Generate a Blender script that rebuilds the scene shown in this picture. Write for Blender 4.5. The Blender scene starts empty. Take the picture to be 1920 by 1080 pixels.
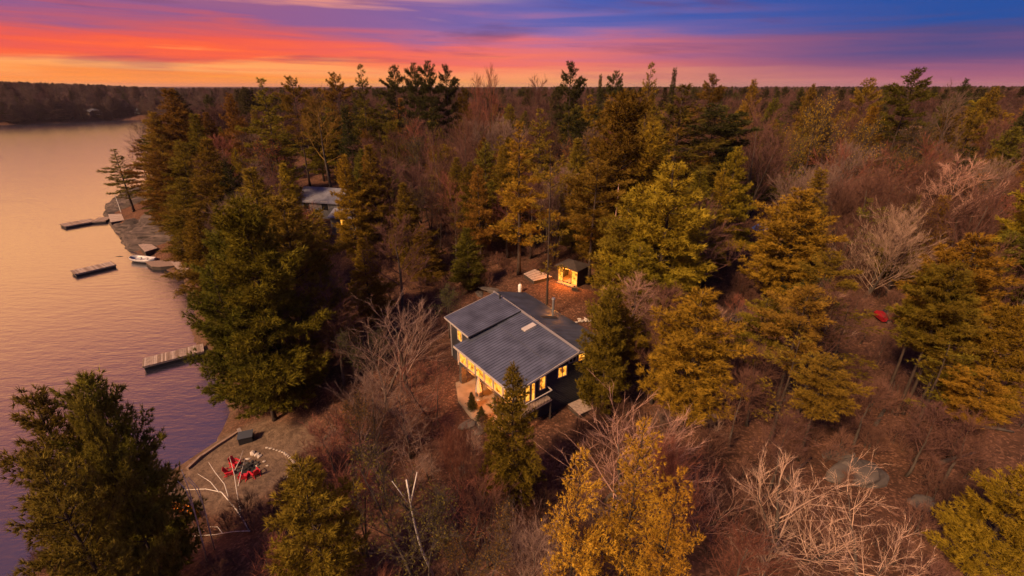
import bpy, bmesh, math, random
import numpy as np
from mathutils import Vector, Matrix

R = math.radians
SC = bpy.context.scene
COL = SC.collection
random.seed(7)

# ------------------------------------------------------------------ camera
CAM_H = 32.0
PITCH = 23.8
FPX = 855.0                      # focal length in pixels of the 1920 wide photograph
cam_d = bpy.data.cameras.new("camera")
cam_d.sensor_width = 36.0
cam_d.lens = 36.0 * FPX / 1920.0
cam_d.clip_start = 0.5
cam_d.clip_end = 20000
cam = bpy.data.objects.new("camera", cam_d)
cam.location = (0, 0, CAM_H)
cam.rotation_euler = (R(90 - PITCH), 0, 0)
COL.objects.link(cam)
SC.camera = cam

# ------------------------------------------------------------------ colour management / sampling
SC.view_settings.view_transform = 'Standard'
SC.view_settings.look = 'None'
SC.view_settings.exposure = 0.42
SC.view_settings.gamma = 1.0
SC.render.engine = 'CYCLES'
SC.cycles.use_denoising = True
SC.cycles.max_bounces = 6
SC.cycles.diffuse_bounces = 3
SC.cycles.glossy_bounces = 3
SC.cycles.transmission_bounces = 3
SC.cycles.transparent_max_bounces = 6
SC.cycles.sample_clamp_indirect = 4.0


def lin1(c):
    c = c / 255.0
    return c / 12.92 if c <= 0.04045 else ((c + 0.055) / 1.055) ** 2.4


def lin(r, g, b):
    return (lin1(r), lin1(g), lin1(b), 1.0)


# ------------------------------------------------------------------ sky
SUN_AZ, SUN_EL = R(-134), R(40)   # azimuth from the view direction (left negative), elevation
world = bpy.data.worlds.new("World")
SC.world = world
world.use_nodes = True


def build_sky():
    nt = world.node_tree
    nt.nodes.clear()
    N, K = nt.nodes.new, nt.links.new
    out = N('ShaderNodeOutputWorld')
    bg = N('ShaderNodeBackground')
    bg.inputs['Strength'].default_value = 0.83
    K(bg.outputs[0], out.inputs['Surface'])
    tc = N('ShaderNodeTexCoord')
    sep = N('ShaderNodeSeparateXYZ')
    K(tc.outputs['Generated'], sep.inputs[0])

    def math_(op, a, b=None):
        n = N('ShaderNodeMath')
        n.operation = op
        for i, v in enumerate((a, b)):
            if v is None:
                continue
            if isinstance(v, (int, float)):
                n.inputs[i].default_value = v
            else:
                K(v, n.inputs[i])
        return n.outputs[0]

    def rng(v, a, b, c=0.0, d=1.0, smooth=True):
        n = N('ShaderNodeMapRange')
        n.interpolation_type = 'SMOOTHSTEP' if smooth else 'LINEAR'
        K(v, n.inputs['Value'])
        n.inputs['From Min'].default_value = a
        n.inputs['From Max'].default_value = b
        n.inputs['To Min'].default_value = c
        n.inputs['To Max'].default_value = d
        return n.outputs['Result']

    az = math_('MULTIPLY', math_('ARCTAN2', sep.outputs['X'], sep.outputs['Y']), 180 / math.pi)
    el = math_('MULTIPLY', math_('ARCSINE', sep.outputs['Z']), 180 / math.pi)
    el = math_('ABSOLUTE', el)

    # streaky cloud layers: noise in (azimuth, elevation), long in azimuth
    def streaks(sa, se, tilt, detail, off, curve=0.0):
        cx = N('ShaderNodeCombineXYZ')
        K(math_('MULTIPLY', az, sa), cx.inputs[0])
        e2 = math_('ADD', el, math_('MULTIPLY', az, tilt))
        if curve:
            e2 = math_('ADD', e2, math_('MULTIPLY', math_('MULTIPLY', az, az), curve))
        K(math_('MULTIPLY', e2, se), cx.inputs[1])
        cx.inputs[2].default_value = off
        n = N('ShaderNodeTexNoise')
        n.inputs['Scale'].default_value = 1.0
        n.inputs['Detail'].default_value = detail
        n.inputs['Roughness'].default_value = 0.55
        n.inputs['Distortion'].default_value = 0.35
        K(cx.outputs[0], n.inputs['Vector'])
        return n.outputs['Fac']

    n1 = streaks(0.045, 0.75, 0.02, 5, 3.1)
    n2 = streaks(0.03, 1.5, 0.012, 4, 9.7)
    n3 = streaks(0.05, 0.55, 0.025, 5, 21.3, 0.0002)
    amp = rng(el, 0.0, 5.0, 1.2, 3.6)
    e1 = math_('ADD', el, math_('MULTIPLY', math_('SUBTRACT', n1, 0.5), math_('MULTIPLY', amp, 2.0)))
    e1 = math_('ADD', e1, math_('MULTIPLY', math_('SUBTRACT', n2, 0.5), 1.6))
    pos = math_('DIVIDE', math_('MAXIMUM', e1, 0.0), 60.0)

    def ramp(stops):
        r = N('ShaderNodeValToRGB')
        cr = r.color_ramp
        cr.interpolation = 'LINEAR'
        while len(cr.elements) > 1:
            cr.elements.remove(cr.elements[-1])
        cr.elements[0].position = stops[0][0] / 60.0
        cr.elements[0].color = lin(*stops[0][1])
        for e, c in stops[1:]:
            x = cr.elements.new(e / 60.0)
            x.color = lin(*c)
        K(pos, r.inputs[0])
        return r.outputs[0]

    L = ramp([(0, (255, 165, 48)), (0.8, (255, 140, 50)), (1.6, (250, 165, 92)), (2.5, (247, 98, 56)),
              (3.6, (232, 88, 72)), (4.8, (185, 88, 105)), (6.0, (140, 88, 135)), (7.6, (150, 92, 130)), (8.8, (240, 150, 115)),
              (10, (255, 188, 112)), (18, (255, 172, 118)), (26, (228, 135, 125)), (34, (155, 108, 140)),
              (48, (110, 100, 150)), (60, (85, 92, 150))])
    M = ramp([(0, (252, 172, 92)), (1.2, (248, 152, 100)), (2.2, (238, 116, 96)), (3.8, (210, 110, 126)),
              (5.4, (152, 108, 160)), (7, (98, 98, 170)), (9, (54, 86, 170)), (16, (70, 85, 155)),
              (30, (90, 90, 145)), (60, (80, 88, 145))])
    Rr = ramp([(0, (186, 108, 120)), (1, (158, 90, 118)), (2.2, (108, 76, 122)), (4, (72, 72, 128)),
               (6, (34, 76, 150)), (9, (26, 76, 156)), (20, (55, 80, 150)), (60, (75, 85, 142))])
    A = ramp([(0, (120, 92, 118)), (5, (92, 82, 122)), (20, (75, 80, 135)), (60, (78, 88, 145))])

    def mix(f, a, b):
        m = N('ShaderNodeMix')
        m.data_type = 'RGBA'
        K(f, m.inputs['Factor'])
        K(a, m.inputs[6])
        K(b, m.inputs[7])
        return m.outputs[2]

    g = N('ShaderNodeVectorMath')          # the sunlit cloud sheet that the lake mirrors
    g.operation = 'SCALE'
    K(L, g.inputs[0])
    K(math_('ADD', math_('MULTIPLY', rng(el, 7.2, 9.5), math_('MULTIPLY', rng(el, 31, 13), math_('MULTIPLY', rng(az, -20, -40), 1.5))), 1.0), g.inputs['Scale'])
    L = g.outputs[0]
    c = mix(rng(az, -32, 12), L, M)
    c = mix(rng(az, -2, 42), c, Rr)
    c = mix(rng(az, 60, 130), c, A)
    c = mix(rng(az, -95, -160), c, A)
    # dusky undersides of the cloud bands
    dusk = N('ShaderNodeRGB')
    dusk.outputs[0].default_value = lin(104, 62, 100)
    f = math_('MULTIPLY', rng(n3, 0.52, 0.72), rng(el, 0.4, 2.5, 0.12, 0.55))
    f = math_('MULTIPLY', f, rng(el, 9, 16, 1.0, 0.25))
    c = mix(f, c, dusk.outputs[0])
    K(c, bg.inputs['Color'])


build_sky()

# ------------------------------------------------------------------ sun (soft, warm evening glow from the left)
sun_d = bpy.data.lights.new("sun", 'SUN')
sun_d.energy = 5.0
sun_d.angle = R(10)
sun_d.color = (1.0, 0.64, 0.34)
sun = bpy.data.objects.new("sun", sun_d)
sdir = Vector((math.sin(SUN_AZ) * math.cos(SUN_EL), math.cos(SUN_AZ) * math.cos(SUN_EL), math.sin(SUN_EL)))
sun.rotation_euler = (-sdir).to_track_quat('-Z', 'Y').to_euler()
sun.location = sdir * 200
COL.objects.link(sun)

# ------------------------------------------------------------------ photograph pixel -> direction
CP, SP = math.cos(R(PITCH)), math.sin(R(PITCH))


def ray(px, py):
    x = (px - 960) / FPX
    y = (540 - py) / FPX
    return x, CP + y * SP, -SP + y * CP


def at_z(px, py, z):
    x, Y, Z = ray(px, py)
    t = (z - CAM_H) / Z
    return Vector((x * t, Y * t, z))


def at_y(px, py, y):
    x, Y, Z = ray(px, py)
    t = y / Y
    return Vector((x * t, y, CAM_H + Z * t))


def proj(x, y, z):
    dz = z - CAM_H
    w = y * CP - dz * SP
    v = y * SP + dz * CP
    return 960 + FPX * x / w, 540 - FPX * v / w


# ------------------------------------------------------------------ materials
def new_mat(name):
    m = bpy.data.materials.new(name)
    m.use_nodes = True
    nt = m.node_tree
    bs = nt.nodes['Principled BSDF']
    return m, nt, bs


def simple(name, col, rough=0.7, metal=0.0, noise=0.0, nscale=3.0, bump=0.0, bscale=40.0, stretch=None, spec=0.3):
    m, nt, bs = new_mat(name)
    N, K = nt.nodes.new, nt.links.new
    bs.inputs['Roughness'].default_value = rough
    bs.inputs['Metallic'].default_value = metal
    bs.inputs['Specular IOR Level'].default_value = spec
    bs.inputs['Base Color'].default_value = (*col, 1)
    tc = N('ShaderNodeTexCoord')
    vec = tc.outputs['Object']
    if stretch:
        mp = N('ShaderNodeMapping')
        mp.inputs['Scale'].default_value = stretch
        K(vec, mp.inputs[0])
        vec = mp.outputs[0]
    if noise:
        n = N('ShaderNodeTexNoise')
        n.inputs['Scale'].default_value = nscale
        n.inputs['Detail'].default_value = 6
        K(vec, n.inputs['Vector'])
        r = N('ShaderNodeMapRange')
        r.inputs['From Min'].default_value = 0.25
        r.inputs['From Max'].default_value = 0.75
        r.inputs['To Min'].default_value = 1 - noise
        r.inputs['To Max'].default_value = 1 + noise
        K(n.outputs['Fac'], r.inputs['Value'])
        mx = N('ShaderNodeVectorMath')
        mx.operation = 'SCALE'
        mx.inputs[0].default_value = col
        K(r.outputs[0], mx.inputs['Scale'])
        K(mx.outputs[0], bs.inputs['Base Color'])
    if bump:
        n2 = N('ShaderNodeTexNoise')
        n2.inputs['Scale'].default_value = bscale
        n2.inputs['Detail'].default_value = 4
        K(vec, n2.inputs['Vector'])
        b = N('ShaderNodeBump')
        b.inputs['Strength'].default_value = bump
        b.inputs['Distance'].default_value = 0.05
        K(n2.outputs['Fac'], b.inputs['Height'])
        K(b.outputs[0], bs.inputs['Normal'])
    return m


def foliage_mat(name, transl=0.3):
    """needles and buds: the object's own colour, varied from tuft to tuft"""
    m = bpy.data.materials.new(name)
    m.use_nodes = True
    nt = m.node_tree
    nt.nodes.clear()
    N, K = nt.nodes.new, nt.links.new
    out = N('ShaderNodeOutputMaterial')
    oi = N('ShaderNodeObjectInfo')
    at = N('ShaderNodeAttribute')
    at.attribute_name = 'tint'
    hsv = N('ShaderNodeHueSaturation')
    r1 = N('ShaderNodeMapRange')
    r1.inputs['To Min'].default_value = 0.482
    r1.inputs['To Max'].default_value = 0.522
    K(oi.outputs['Random'], r1.inputs['Value'])
    K(r1.outputs[0], hsv.inputs['Hue'])
    r2 = N('ShaderNodeMapRange')
    r2.inputs['To Min'].default_value = 0.75
    r2.inputs['To Max'].default_value = 1.3
    mm = N('ShaderNodeMath')
    mm.operation = 'FRACT'
    m2 = N('ShaderNodeMath')
    m2.operation = 'MULTIPLY'
    m2.inputs[1].default_value = 7.13
    K(oi.outputs['Random'], m2.inputs[0])
    K(m2.outputs[0], mm.inputs[0])
    K(mm.outputs[0], r2.inputs['Value'])
    mv = N('ShaderNodeMath')
    mv.operation = 'MULTIPLY'
    K(r2.outputs[0], mv.inputs[0])
    K(at.outputs['Fac'], mv.inputs[1])
    K(mv.outputs[0], hsv.inputs['Value'])
    K(oi.outputs['Color'], hsv.inputs['Color'])
    d = N('ShaderNodeBsdfDiffuse')
    t = N('ShaderNodeBsdfTranslucent')
    K(hsv.outputs[0], d.inputs[0])
    K(hsv.outputs[0], t.inputs[0])
    mx = N('ShaderNodeMixShader')
    mx.inputs[0].default_value = transl
    K(d.outputs[0], mx.inputs[1])
    K(t.outputs[0], mx.inputs[2])
    K(mx.outputs[0], out.inputs[0])
    return m


def twig_mat(name):
    m, nt, bs = new_mat(name)
    N, K = nt.nodes.new, nt.links.new
    oi = N('ShaderNodeObjectInfo')
    hsv = N('ShaderNodeHueSaturation')
    r2 = N('ShaderNodeMapRange')
    r2.inputs['To Min'].default_value = 0.7
    r2.inputs['To Max'].default_value = 1.35
    K(oi.outputs['Random'], r2.inputs['Value'])
    K(r2.outputs[0], hsv.inputs['Value'])
    K(oi.outputs['Color'], hsv.inputs['Color'])
    K(hsv.outputs[0], bs.inputs['Base Color'])
    bs.inputs['Roughness'].default_value = 0.85
    bs.inputs['Specular IOR Level'].default_value = 0.15
    return m


M = {}
M['needle'] = foliage_mat('pine_needles', 0.28)
M['bud'] = foliage_mat('tree_buds', 0.35)
M['twig'] = twig_mat('bare_twigs')
M['bark'] = simple('pine_bark', (0.048, 0.031, 0.024), 0.9, noise=0.5, nscale=6, bump=0.6, bscale=18, stretch=(1, 1, 0.25))
M['bark_grey'] = simple('grey_bark', (0.07, 0.052, 0.043), 0.9, noise=0.45, nscale=5, bump=0.5, bscale=20, stretch=(1, 1, 0.3))
M['birch'] = simple('birch_bark', (0.62, 0.55, 0.5), 0.75, noise=0.35, nscale=9, stretch=(1, 1, 0.5))


# ------------------------------------------------------------------ object helpers
def tag(o, label=None, cat=None, group=None, kind=None):
    if label: o['label'] = label
    if cat: o['category'] = cat
    if group: o['group'] = group
    if kind: o['kind'] = kind
    return o


def empty(name, loc, rz=0.0, label=None, cat=None, group=None, scale=(1, 1, 1)):
    o = bpy.data.objects.new(name, None)
    o.empty_display_size = 0.3
    o.location = loc
    o.rotation_euler = (0, 0, rz)
    o.scale = scale
    COL.objects.link(o)
    return tag(o, label, cat, group)


def link(name, me, parent=None, mat=None):
    o = bpy.data.objects.new(name, me)
    if mat is not None and not me.materials:
        me.materials.append(M[mat] if isinstance(mat, str) else mat)
    COL.objects.link(o)
    if parent is not None:
        o.parent = parent
    return o


class MB:
    """collects boxes, prisms and tubes in one mesh"""
    def __init__(s):
        s.v, s.f = [], []

    def add(s, vs, fs):
        b = len(s.v)
        s.v += [tuple(p) for p in vs]
        s.f += [tuple(i + b for i in f) for f in fs]
        return s

    def box(s, x0, x1, y0, y1, z0, z1):
        return s.hexa([(x0, y0, z0), (x1, y0, z0), (x1, y1, z0), (x0, y1, z0)],
                      [(x0, y0, z1), (x1, y0, z1), (x1, y1, z1), (x0, y1, z1)])

    def hexa(s, bot, top):
        return s.add(list(bot) + list(top), [(3, 2, 1, 0), (4, 5, 6, 7), (0, 1, 5, 4), (1, 2, 6, 5), (2, 3, 7, 6), (3, 0, 4, 7)])

    def prism(s, bot, top):
        n = len(bot)
        fs = [tuple(range(n - 1, -1, -1)), tuple(range(n, 2 * n))]
        fs += [(i, (i + 1) % n, n + (i + 1) % n, n + i) for i in range(n)]
        return s.add(list(bot) + list(top), fs)

    def bar(s, a, b, w, h=None):
        a, b = Vector(a), Vector(b)
        h = h or w
        d = (b - a).normalized()
        up = Vector((0, 0, 1)) if abs(d.z) < 0.95 else Vector((1, 0, 0))
        sx = d.cross(up).normalized() * (w / 2)
        sz = sx.cross(d).normalized() * (h / 2)
        q = lambda c: [c - sx - sz, c + sx - sz, c + sx + sz, c - sx + sz]
        return s.prism(q(a), q(b))

    def tube(s, pts, rad, n=8):
        pts = [Vector(p) for p in pts]
        rings = []
        for i, p in enumerate(pts):
            d = (pts[min(i + 1, len(pts) - 1)] - pts[max(i - 1, 0)]).normalized()
            up = Vector((0, 0, 1)) if abs(d.z) < 0.9 else Vector((1, 0, 0))
            a = d.cross(up).normalized()
            b = d.cross(a).normalized()
            r = rad[i] if isinstance(rad, (list, tuple)) else rad
            rings.append([p + a * math.cos(2 * math.pi * k / n) * r + b * math.sin(2 * math.pi * k / n) * r for k in range(n)])
        vs = [v for r_ in rings for v in r_]
        fs = []
        for i in range(len(pts) - 1):
            for k in range(n):
                fs.append((i * n + k, i * n + (k + 1) % n, (i + 1) * n + (k + 1) % n, (i + 1) * n + k))
        fs.append(tuple(range(n - 1, -1, -1)))
        fs.append(tuple((len(pts) - 1) * n + k for k in range(n)))
        return s.add(vs, fs)

    def mesh(s, name, off=(0, 0, 0)):
        me = bpy.data.meshes.new(name)
        me.from_pydata([(p[0] - off[0], p[1] - off[1], p[2] - off[2]) for p in s.v], [], s.f)
        me.validate()
        bm = bmesh.new()
        bm.from_mesh(me)
        bmesh.ops.recalc_face_normals(bm, faces=bm.faces)
        bm.to_mesh(me)
        bm.free()
        return me

    def build(s, name, mat, parent=None, off=(0, 0, 0), smooth=False):
        me = s.mesh(name, off)
        if smooth:
            me.polygons.foreach_set('use_smooth', [True] * len(me.polygons))
        return link(name, me, parent, mat)


def copy_tree(o, parent=None):
    c = o.copy()
    COL.objects.link(c)
    c.parent = parent
    for ch in o.children:
        copy_tree(ch, c)
    return c


# ------------------------------------------------------------------ terrain
def vnoise(x, y, seed=0):
    """smooth value noise"""
    x = np.asarray(x, float)
    y = np.asarray(y, float)
    xi, yi = np.floor(x).astype(np.int64), np.floor(y).astype(np.int64)
    fx, fy = x - xi, y - yi
    fx, fy = fx * fx * (3 - 2 * fx), fy * fy * (3 - 2 * fy)

    def h(a, b):
        n = (a * 374761393 + b * 668265263 + seed * 974634777) & 0x7fffffff
        n = ((n ^ (n >> 13)) * 1274126177) & 0x7fffffff
        return ((n ^ (n >> 16)) & 0xffff) / 65535.0
    a = h(xi, yi) * (1 - fx) + h(xi + 1, yi) * fx
    b = h(xi, yi + 1) * (1 - fx) + h(xi + 1, yi + 1) * fx
    return a * (1 - fy) + b * fy


def fbm(x, y, seed=0, oct=4):
    s, a = 0, 0.5
    for k in range(oct):
        s = s + a * vnoise(np.asarray(x) * 2 ** k, np.asarray(y) * 2 ** k, seed + k)
        a *= 0.5
    return s


LAKE = [(-60, -400), (-52, -60), (-40, 0), (-35, 15), (-33.5, 25.5), (-30.5, 31.2), (-28.6, 35.2), (-30, 40), (-36, 47), (-43, 55),
        (-52, 68), (-59.5, 77), (-69, 83.5), (-77, 89), (-86, 98), (-91, 104), (-99, 111), (-109, 121), (-121, 137), (-124, 152),
        (-122, 185), (-136, 240), (-175, 310), (-250, 380), (-320, 445), (-395, 530), (-412, 540), (-418, 505), (-440, 478), (-470, 438), (-540, 425),
        (-700, 380), (-1500, 300), (-1500, -400)]
LK = np.array(LAKE, float)


def lake_dist(x, y):
    """signed distance to the shore, positive on land"""
    x = np.asarray(x, float)
    y = np.asarray(y, float)
    best = np.full(x.shape, 1e18)
    ins = np.zeros(x.shape, bool)
    n = len(LK)
    for i in range(n):
        ax, ay = LK[i]
        bx, by = LK[(i + 1) % n]
        dx, dy = bx - ax, by - ay
        t = np.clip(((x - ax) * dx + (y - ay) * dy) / (dx * dx + dy * dy), 0, 1)
        d = (x - ax - t * dx) ** 2 + (y - ay - t * dy) ** 2
        best = np.minimum(best, d)
        if dy != 0:
            c = ((ay > y) != (by > y)) & (x < dx * (y - ay) / dy + ax)
            ins ^= c
    d = np.sqrt(best)
    return np.where(ins, -d, d)


def sstep(a, b, v):
    t = np.clip((v - a) / (b - a), 0, 1)
    return t * t * (3 - 2 * t)


def hgt(x, y):
    x = np.asarray(x, float)
    y = np.asarray(y, float)
    d = lake_dist(x, y)
    d = d + (fbm(x / 7, y / 7, 5, 3) - 0.45) * 2.2 * sstep(10, 24, np.hypot(x + 26, y - 33))
    dl = np.maximum(d, 0)
    z = 0.15 + 6.8 * (1 - np.exp(-dl / 16.0))
    z = z + (sstep(40, 110, y) * 1.5 + sstep(85, 190, y) * 5.0) * sstep(0, 50, dl)
    z = z + (fbm(x / 14, y / 14, 11, 4) - 0.47) * 2.6 * sstep(3, 22, dl)
    # beach with the fire pit
    rb = np.hypot((x + 24.5) / 1.0, (y - 31.5) / 1.0)
    wb = sstep(13, 6, rb)
    z = z * (1 - wb) + (0.15 + 0.10 * dl + 0.08 * (fbm(x, y, 3, 2) - .4)) * wb
    # level ground of the house
    wh = np.exp(-(np.hypot((x - 1.5) / 1.1, y - 36) / 11.5) ** 4)
    z = z * (1 - wh) + 6.6 * wh
    ws = np.exp(-(np.hypot(x - 5, y - 55) / 9) ** 4)
    z = z * (1 - ws) + 8.0 * ws
    # far shore and hills
    r = np.hypot(x, y)
    hill = sstep(420, 900, r) * 4 + sstep(900, 2600, r) * 8
    hill = hill * (0.55 + 0.9 * fbm(x / 420, y / 420, 31, 3)) + sstep(3000, 7000, r) * 14 * fbm(x / 900, y / 900, 41, 2)
    left = sstep(-150, -420, x) * sstep(15, 140, dl) * sstep(300, 420, y) * 10 * sstep(1500, 700, r)
    z = z + (hill + left) * sstep(0, 120, dl)
    dw = np.maximum(-d, 0)
    return np.where(d > 0, z, 0.15 - np.minimum(0.05 + dw * 0.22, 3.5))


def hz(x, y):
    return float(hgt(np.array([x]), np.array([y]))[0])


def ground_at(px, py):
    z = 6.0
    for _ in range(12):
        p = at_z(px, py, z)
        z = 0.5 * z + 0.5 * max(hz(p.x, p.y), 0.0)
    p = at_z(px, py, z)
    return Vector((p.x, p.y, max(hz(p.x, p.y), 0)))


def make_ground():
    def axis(lo, hi, fine_lo, fine_hi, step, n_out):
        a = list(np.arange(fine_lo, fine_hi + 1e-6, step))
        g = np.linspace(0, 1, n_out + 1)[1:]
        right = fine_hi + (hi - fine_hi) * (g ** 2.6) + g * step * n_out * 0.5
        left = fine_lo + (lo - fine_lo) * (g ** 2.6) - g * step * n_out * 0.5
        return np.array(sorted(left)[:] + a + list(right))
    xs = axis(-6500, 6500, -130, 110, 1.1, 60)
    ys = axis(-300, 9000, -10, 190, 1.1, 80)
    X, Y = np.meshgrid(xs, ys)
    Z = hgt(X.ravel(), Y.ravel())
    nx, ny = len(xs), len(ys)
    V = np.stack([X.ravel(), Y.ravel(), Z], 1)
    i = np.arange(nx * ny).reshape(ny, nx)
    F = np.stack([i[:-1, :-1].ravel(), i[:-1, 1:].ravel(), i[1:, 1:].ravel(), i[1:, :-1].ravel()], 1)
    me = mesh_np('ground', V, F)
    me.polygons.foreach_set('use_smooth', np.ones(len(F), bool))
    d = lake_dist(V[:, 0], V[:, 1])
    rb = np.hypot(V[:, 0] + 24.5, V[:, 1] - 31.5)
    beach = sstep(7.2, 5.0, rb + 3 * (fbm(V[:, 0] / 2, V[:, 1] / 2, 8, 3) - .45))
    beach = np.maximum(beach, sstep(1.0, 0.2, d) * 0.4 * (np.hypot(V[:, 0], V[:, 1]) < 160))
    a = me.attributes.new('beach', 'FLOAT', 'POINT')
    a.data.foreach_set('value', beach.astype(np.float32))
    return me


def mesh_np(name, V, F):
    me = bpy.data.meshes.new(name)
    V = np.ascontiguousarray(V, np.float32)
    F = np.ascontiguousarray(F, np.int32)
    k = F.shape[1]
    me.vertices.add(len(V))
    me.vertices.foreach_set('co', V.ravel())
    me.loops.add(F.size)
    me.loops.foreach_set('vertex_index', F.ravel())
    me.polygons.add(len(F))
    me.polygons.foreach_set('loop_start', np.arange(0, F.size, k, dtype=np.int32))
    me.update(calc_edges=True)
    return me


def ground_mat():
    m, nt, bs = new_mat('forest_floor')
    N, K = nt.nodes.new, nt.links.new
    tc = N('ShaderNodeTexCoord')

    def noise(s, det=5, dist=0.0):
        n = N('ShaderNodeTexNoise')
        n.inputs['Scale'].default_value = s
        n.inputs['Detail'].default_value = det
        n.inputs['Distortion'].default_value = dist
        K(tc.outputs['Object'], n.inputs['Vector'])
        return n.outputs['Fac']

    def ramp(f, stops):
        r = N('ShaderNodeValToRGB')
        cr = r.color_ramp
        cr.elements[0].position, cr.elements[0].color = stops[0][0], (*stops[0][1], 1)
        cr.elements[1].position, cr.elements[1].color = stops[1][0], (*stops[1][1], 1)
        for p, c in stops[2:]:
            cr.elements.new(p).color = (*c, 1)
        K(f, r.inputs[0])
        return r.outputs[0]

    def mix(f, a, b):
        x = N('ShaderNodeMix')
        x.data_type = 'RGBA'
        K(f, x.inputs['Factor'])
        K(a, x.inputs[6])
        K(b, x.inputs[7])
        return x.outputs[2]
    litter = ramp(noise(0.35, 8, 0.6), [(0.3, (0.045, 0.024, 0.016)), (0.75, (0.15, 0.07, 0.042)), (0.5, (0.10, 0.047, 0.03))])
    leaves = ramp(noise(9.0, 3), [(0.55, (0.06, 0.03, 0.02)), (0.72, (0.26, 0.14, 0.095))])
    vo = N('ShaderNodeTexVoronoi')
    vo.inputs['Scale'].default_value = 7.0
    K(tc.outputs['Object'], vo.inputs['Vector'])
    sp = N('ShaderNodeSeparateColor')
    K(vo.outputs['Color'], sp.inputs[0])
    leaves = ramp(sp.outputs[0], [(0.45, (0.05, 0.024, 0.016)), (0.97, (0.26, 0.125, 0.08)), (0.75, (0.12, 0.052, 0.032))])
    fl = N('ShaderNodeMath')
    fl.operation = 'MULTIPLY'
    fl.inputs[1].default_value = 1.0
    K(noise(0.6, 4), fl.inputs[0])
    base = mix(fl.outputs[0], litter, leaves)
    sand = ramp(noise(1.1, 8, 1.2), [(0.3, (0.085, 0.055, 0.04)), (0.7, (0.19, 0.125, 0.088))])
    at = N('ShaderNodeAttribute')
    at.attribute_name = 'beach'
    col = mix(at.outputs['Fac'], base, sand)
    K(col, bs.inputs['Base Color'])
    bs.inputs['Roughness'].default_value = 0.95
    bs.inputs['Specular IOR Level'].default_value = 0.1
    b = N('ShaderNodeBump')
    b.inputs['Strength'].default_value = 0.7
    b.inputs['Distance'].default_value = 0.12
    K(noise(5.0, 6), b.inputs['Height'])
    K(b.outputs[0], bs.inputs['Normal'])
    return m


ground = link('ground', make_ground(), None, ground_mat())
tag(ground, 'leaf-covered forest floor sloping down to the lake', 'ground', kind='structure')


def water_mat():
    m, nt, bs = new_mat('lake_water')
    N, K = nt.nodes.new, nt.links.new
    bs.inputs['Base Color'].default_value = (0.010, 0.010, 0.018, 1)
    bs.inputs['Roughness'].default_value = 0.19
    bs.inputs['IOR'].default_value = 2.8
    bs.inputs['Specular IOR Level'].default_value = 0.5
    tc = N('ShaderNodeTexCoord')
    hs = []
    for sc, rz, amp in (((0.35, 1.1, 1), 18, 1.0), ((1.4, 3.6, 1), -12, 0.35), ((0.05, 0.12, 1), 30, 1.2)):
        mp = N('ShaderNodeMapping')
        mp.inputs['Rotation'].default_value = (0, 0, R(rz))
        mp.inputs['Scale'].default_value = sc
        K(tc.outputs['Object'], mp.inputs[0])
        n = N('ShaderNodeTexNoise')
        n.inputs['Scale'].default_value = 1.0
        n.inputs['Detail'].default_value = 3
        K(mp.outputs[0], n.inputs['Vector'])
        mu = N('ShaderNodeMath')
        mu.operation = 'MULTIPLY'
        mu.inputs[1].default_value = amp
        K(n.outputs['Fac'], mu.inputs[0])
        hs.append(mu.outputs[0])
    s = hs[0]
    for h in hs[1:]:
        a = N('ShaderNodeMath')
        K(s, a.inputs[0])
        K(h, a.inputs[1])
        s = a.outputs[0]
    b = N('ShaderNodeBump')
    b.inputs['Strength'].default_value = 0.5
    b.inputs['Distance'].default_value = 0.10
    K(s, b.inputs['Height'])
    K(b.outputs[0], bs.inputs['Normal'])
    return m


wm = MB()
wm.add([(-1600, -420, 0), (-10, -420, 0), (-10, 620, 0), (-1600, 620, 0)], [(0, 1, 2, 3)])
lake = wm.build('lake', water_mat())
tag(lake, 'calm lake reflecting the orange and violet sunset sky', 'lake', kind='structure')
# ------------------------------------------------------------------ tree prototypes (meshes shared by all copies)
def segs_mesh(P0, P1, R0, R1, n):
    """open n-sided tubes from arrays of segments (n = 2 gives ribbons)"""
    P0, P1 = np.asarray(P0, float), np.asarray(P1, float)
    R0, R1 = np.asarray(R0, float)[:, None], np.asarray(R1, float)[:, None]
    d = P1 - P0
    d /= np.linalg.norm(d, axis=1, keepdims=True) + 1e-9
    up = np.where(np.abs(d[:, 2:3]) < 0.9, np.array([[0, 0, 1.0]]), np.array([[1.0, 0, 0]]))
    a = np.cross(d, up)
    a /= np.linalg.norm(a, axis=1, keepdims=True) + 1e-9
    b = np.cross(d, a)
    V = []
    for P, r in ((P0, R0), (P1, R1)):
        for k in range(n):
            t = 2 * math.pi * k / n
            V.append(P + (a * math.cos(t) + b * math.sin(t)) * r)
    V = np.stack(V, 1)
    m = len(P0)
    base = (np.arange(m) * 2 * n)[:, None]
    F = []
    ks = range(n) if n > 2 else range(1)
    for k in ks:
        F.append(np.concatenate([base + k, base + (k + 1) % n, base + n + (k + 1) % n, base + n + k], 1))
    return V.reshape(-1, 3), np.concatenate(F, 0)


def join_np(parts):
    V, F, o = [], [], 0
    for v, f in parts:
        V.append(v)
        F.append(f + o)
        o += len(v)
    return np.concatenate(V), np.concatenate(F)


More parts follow.
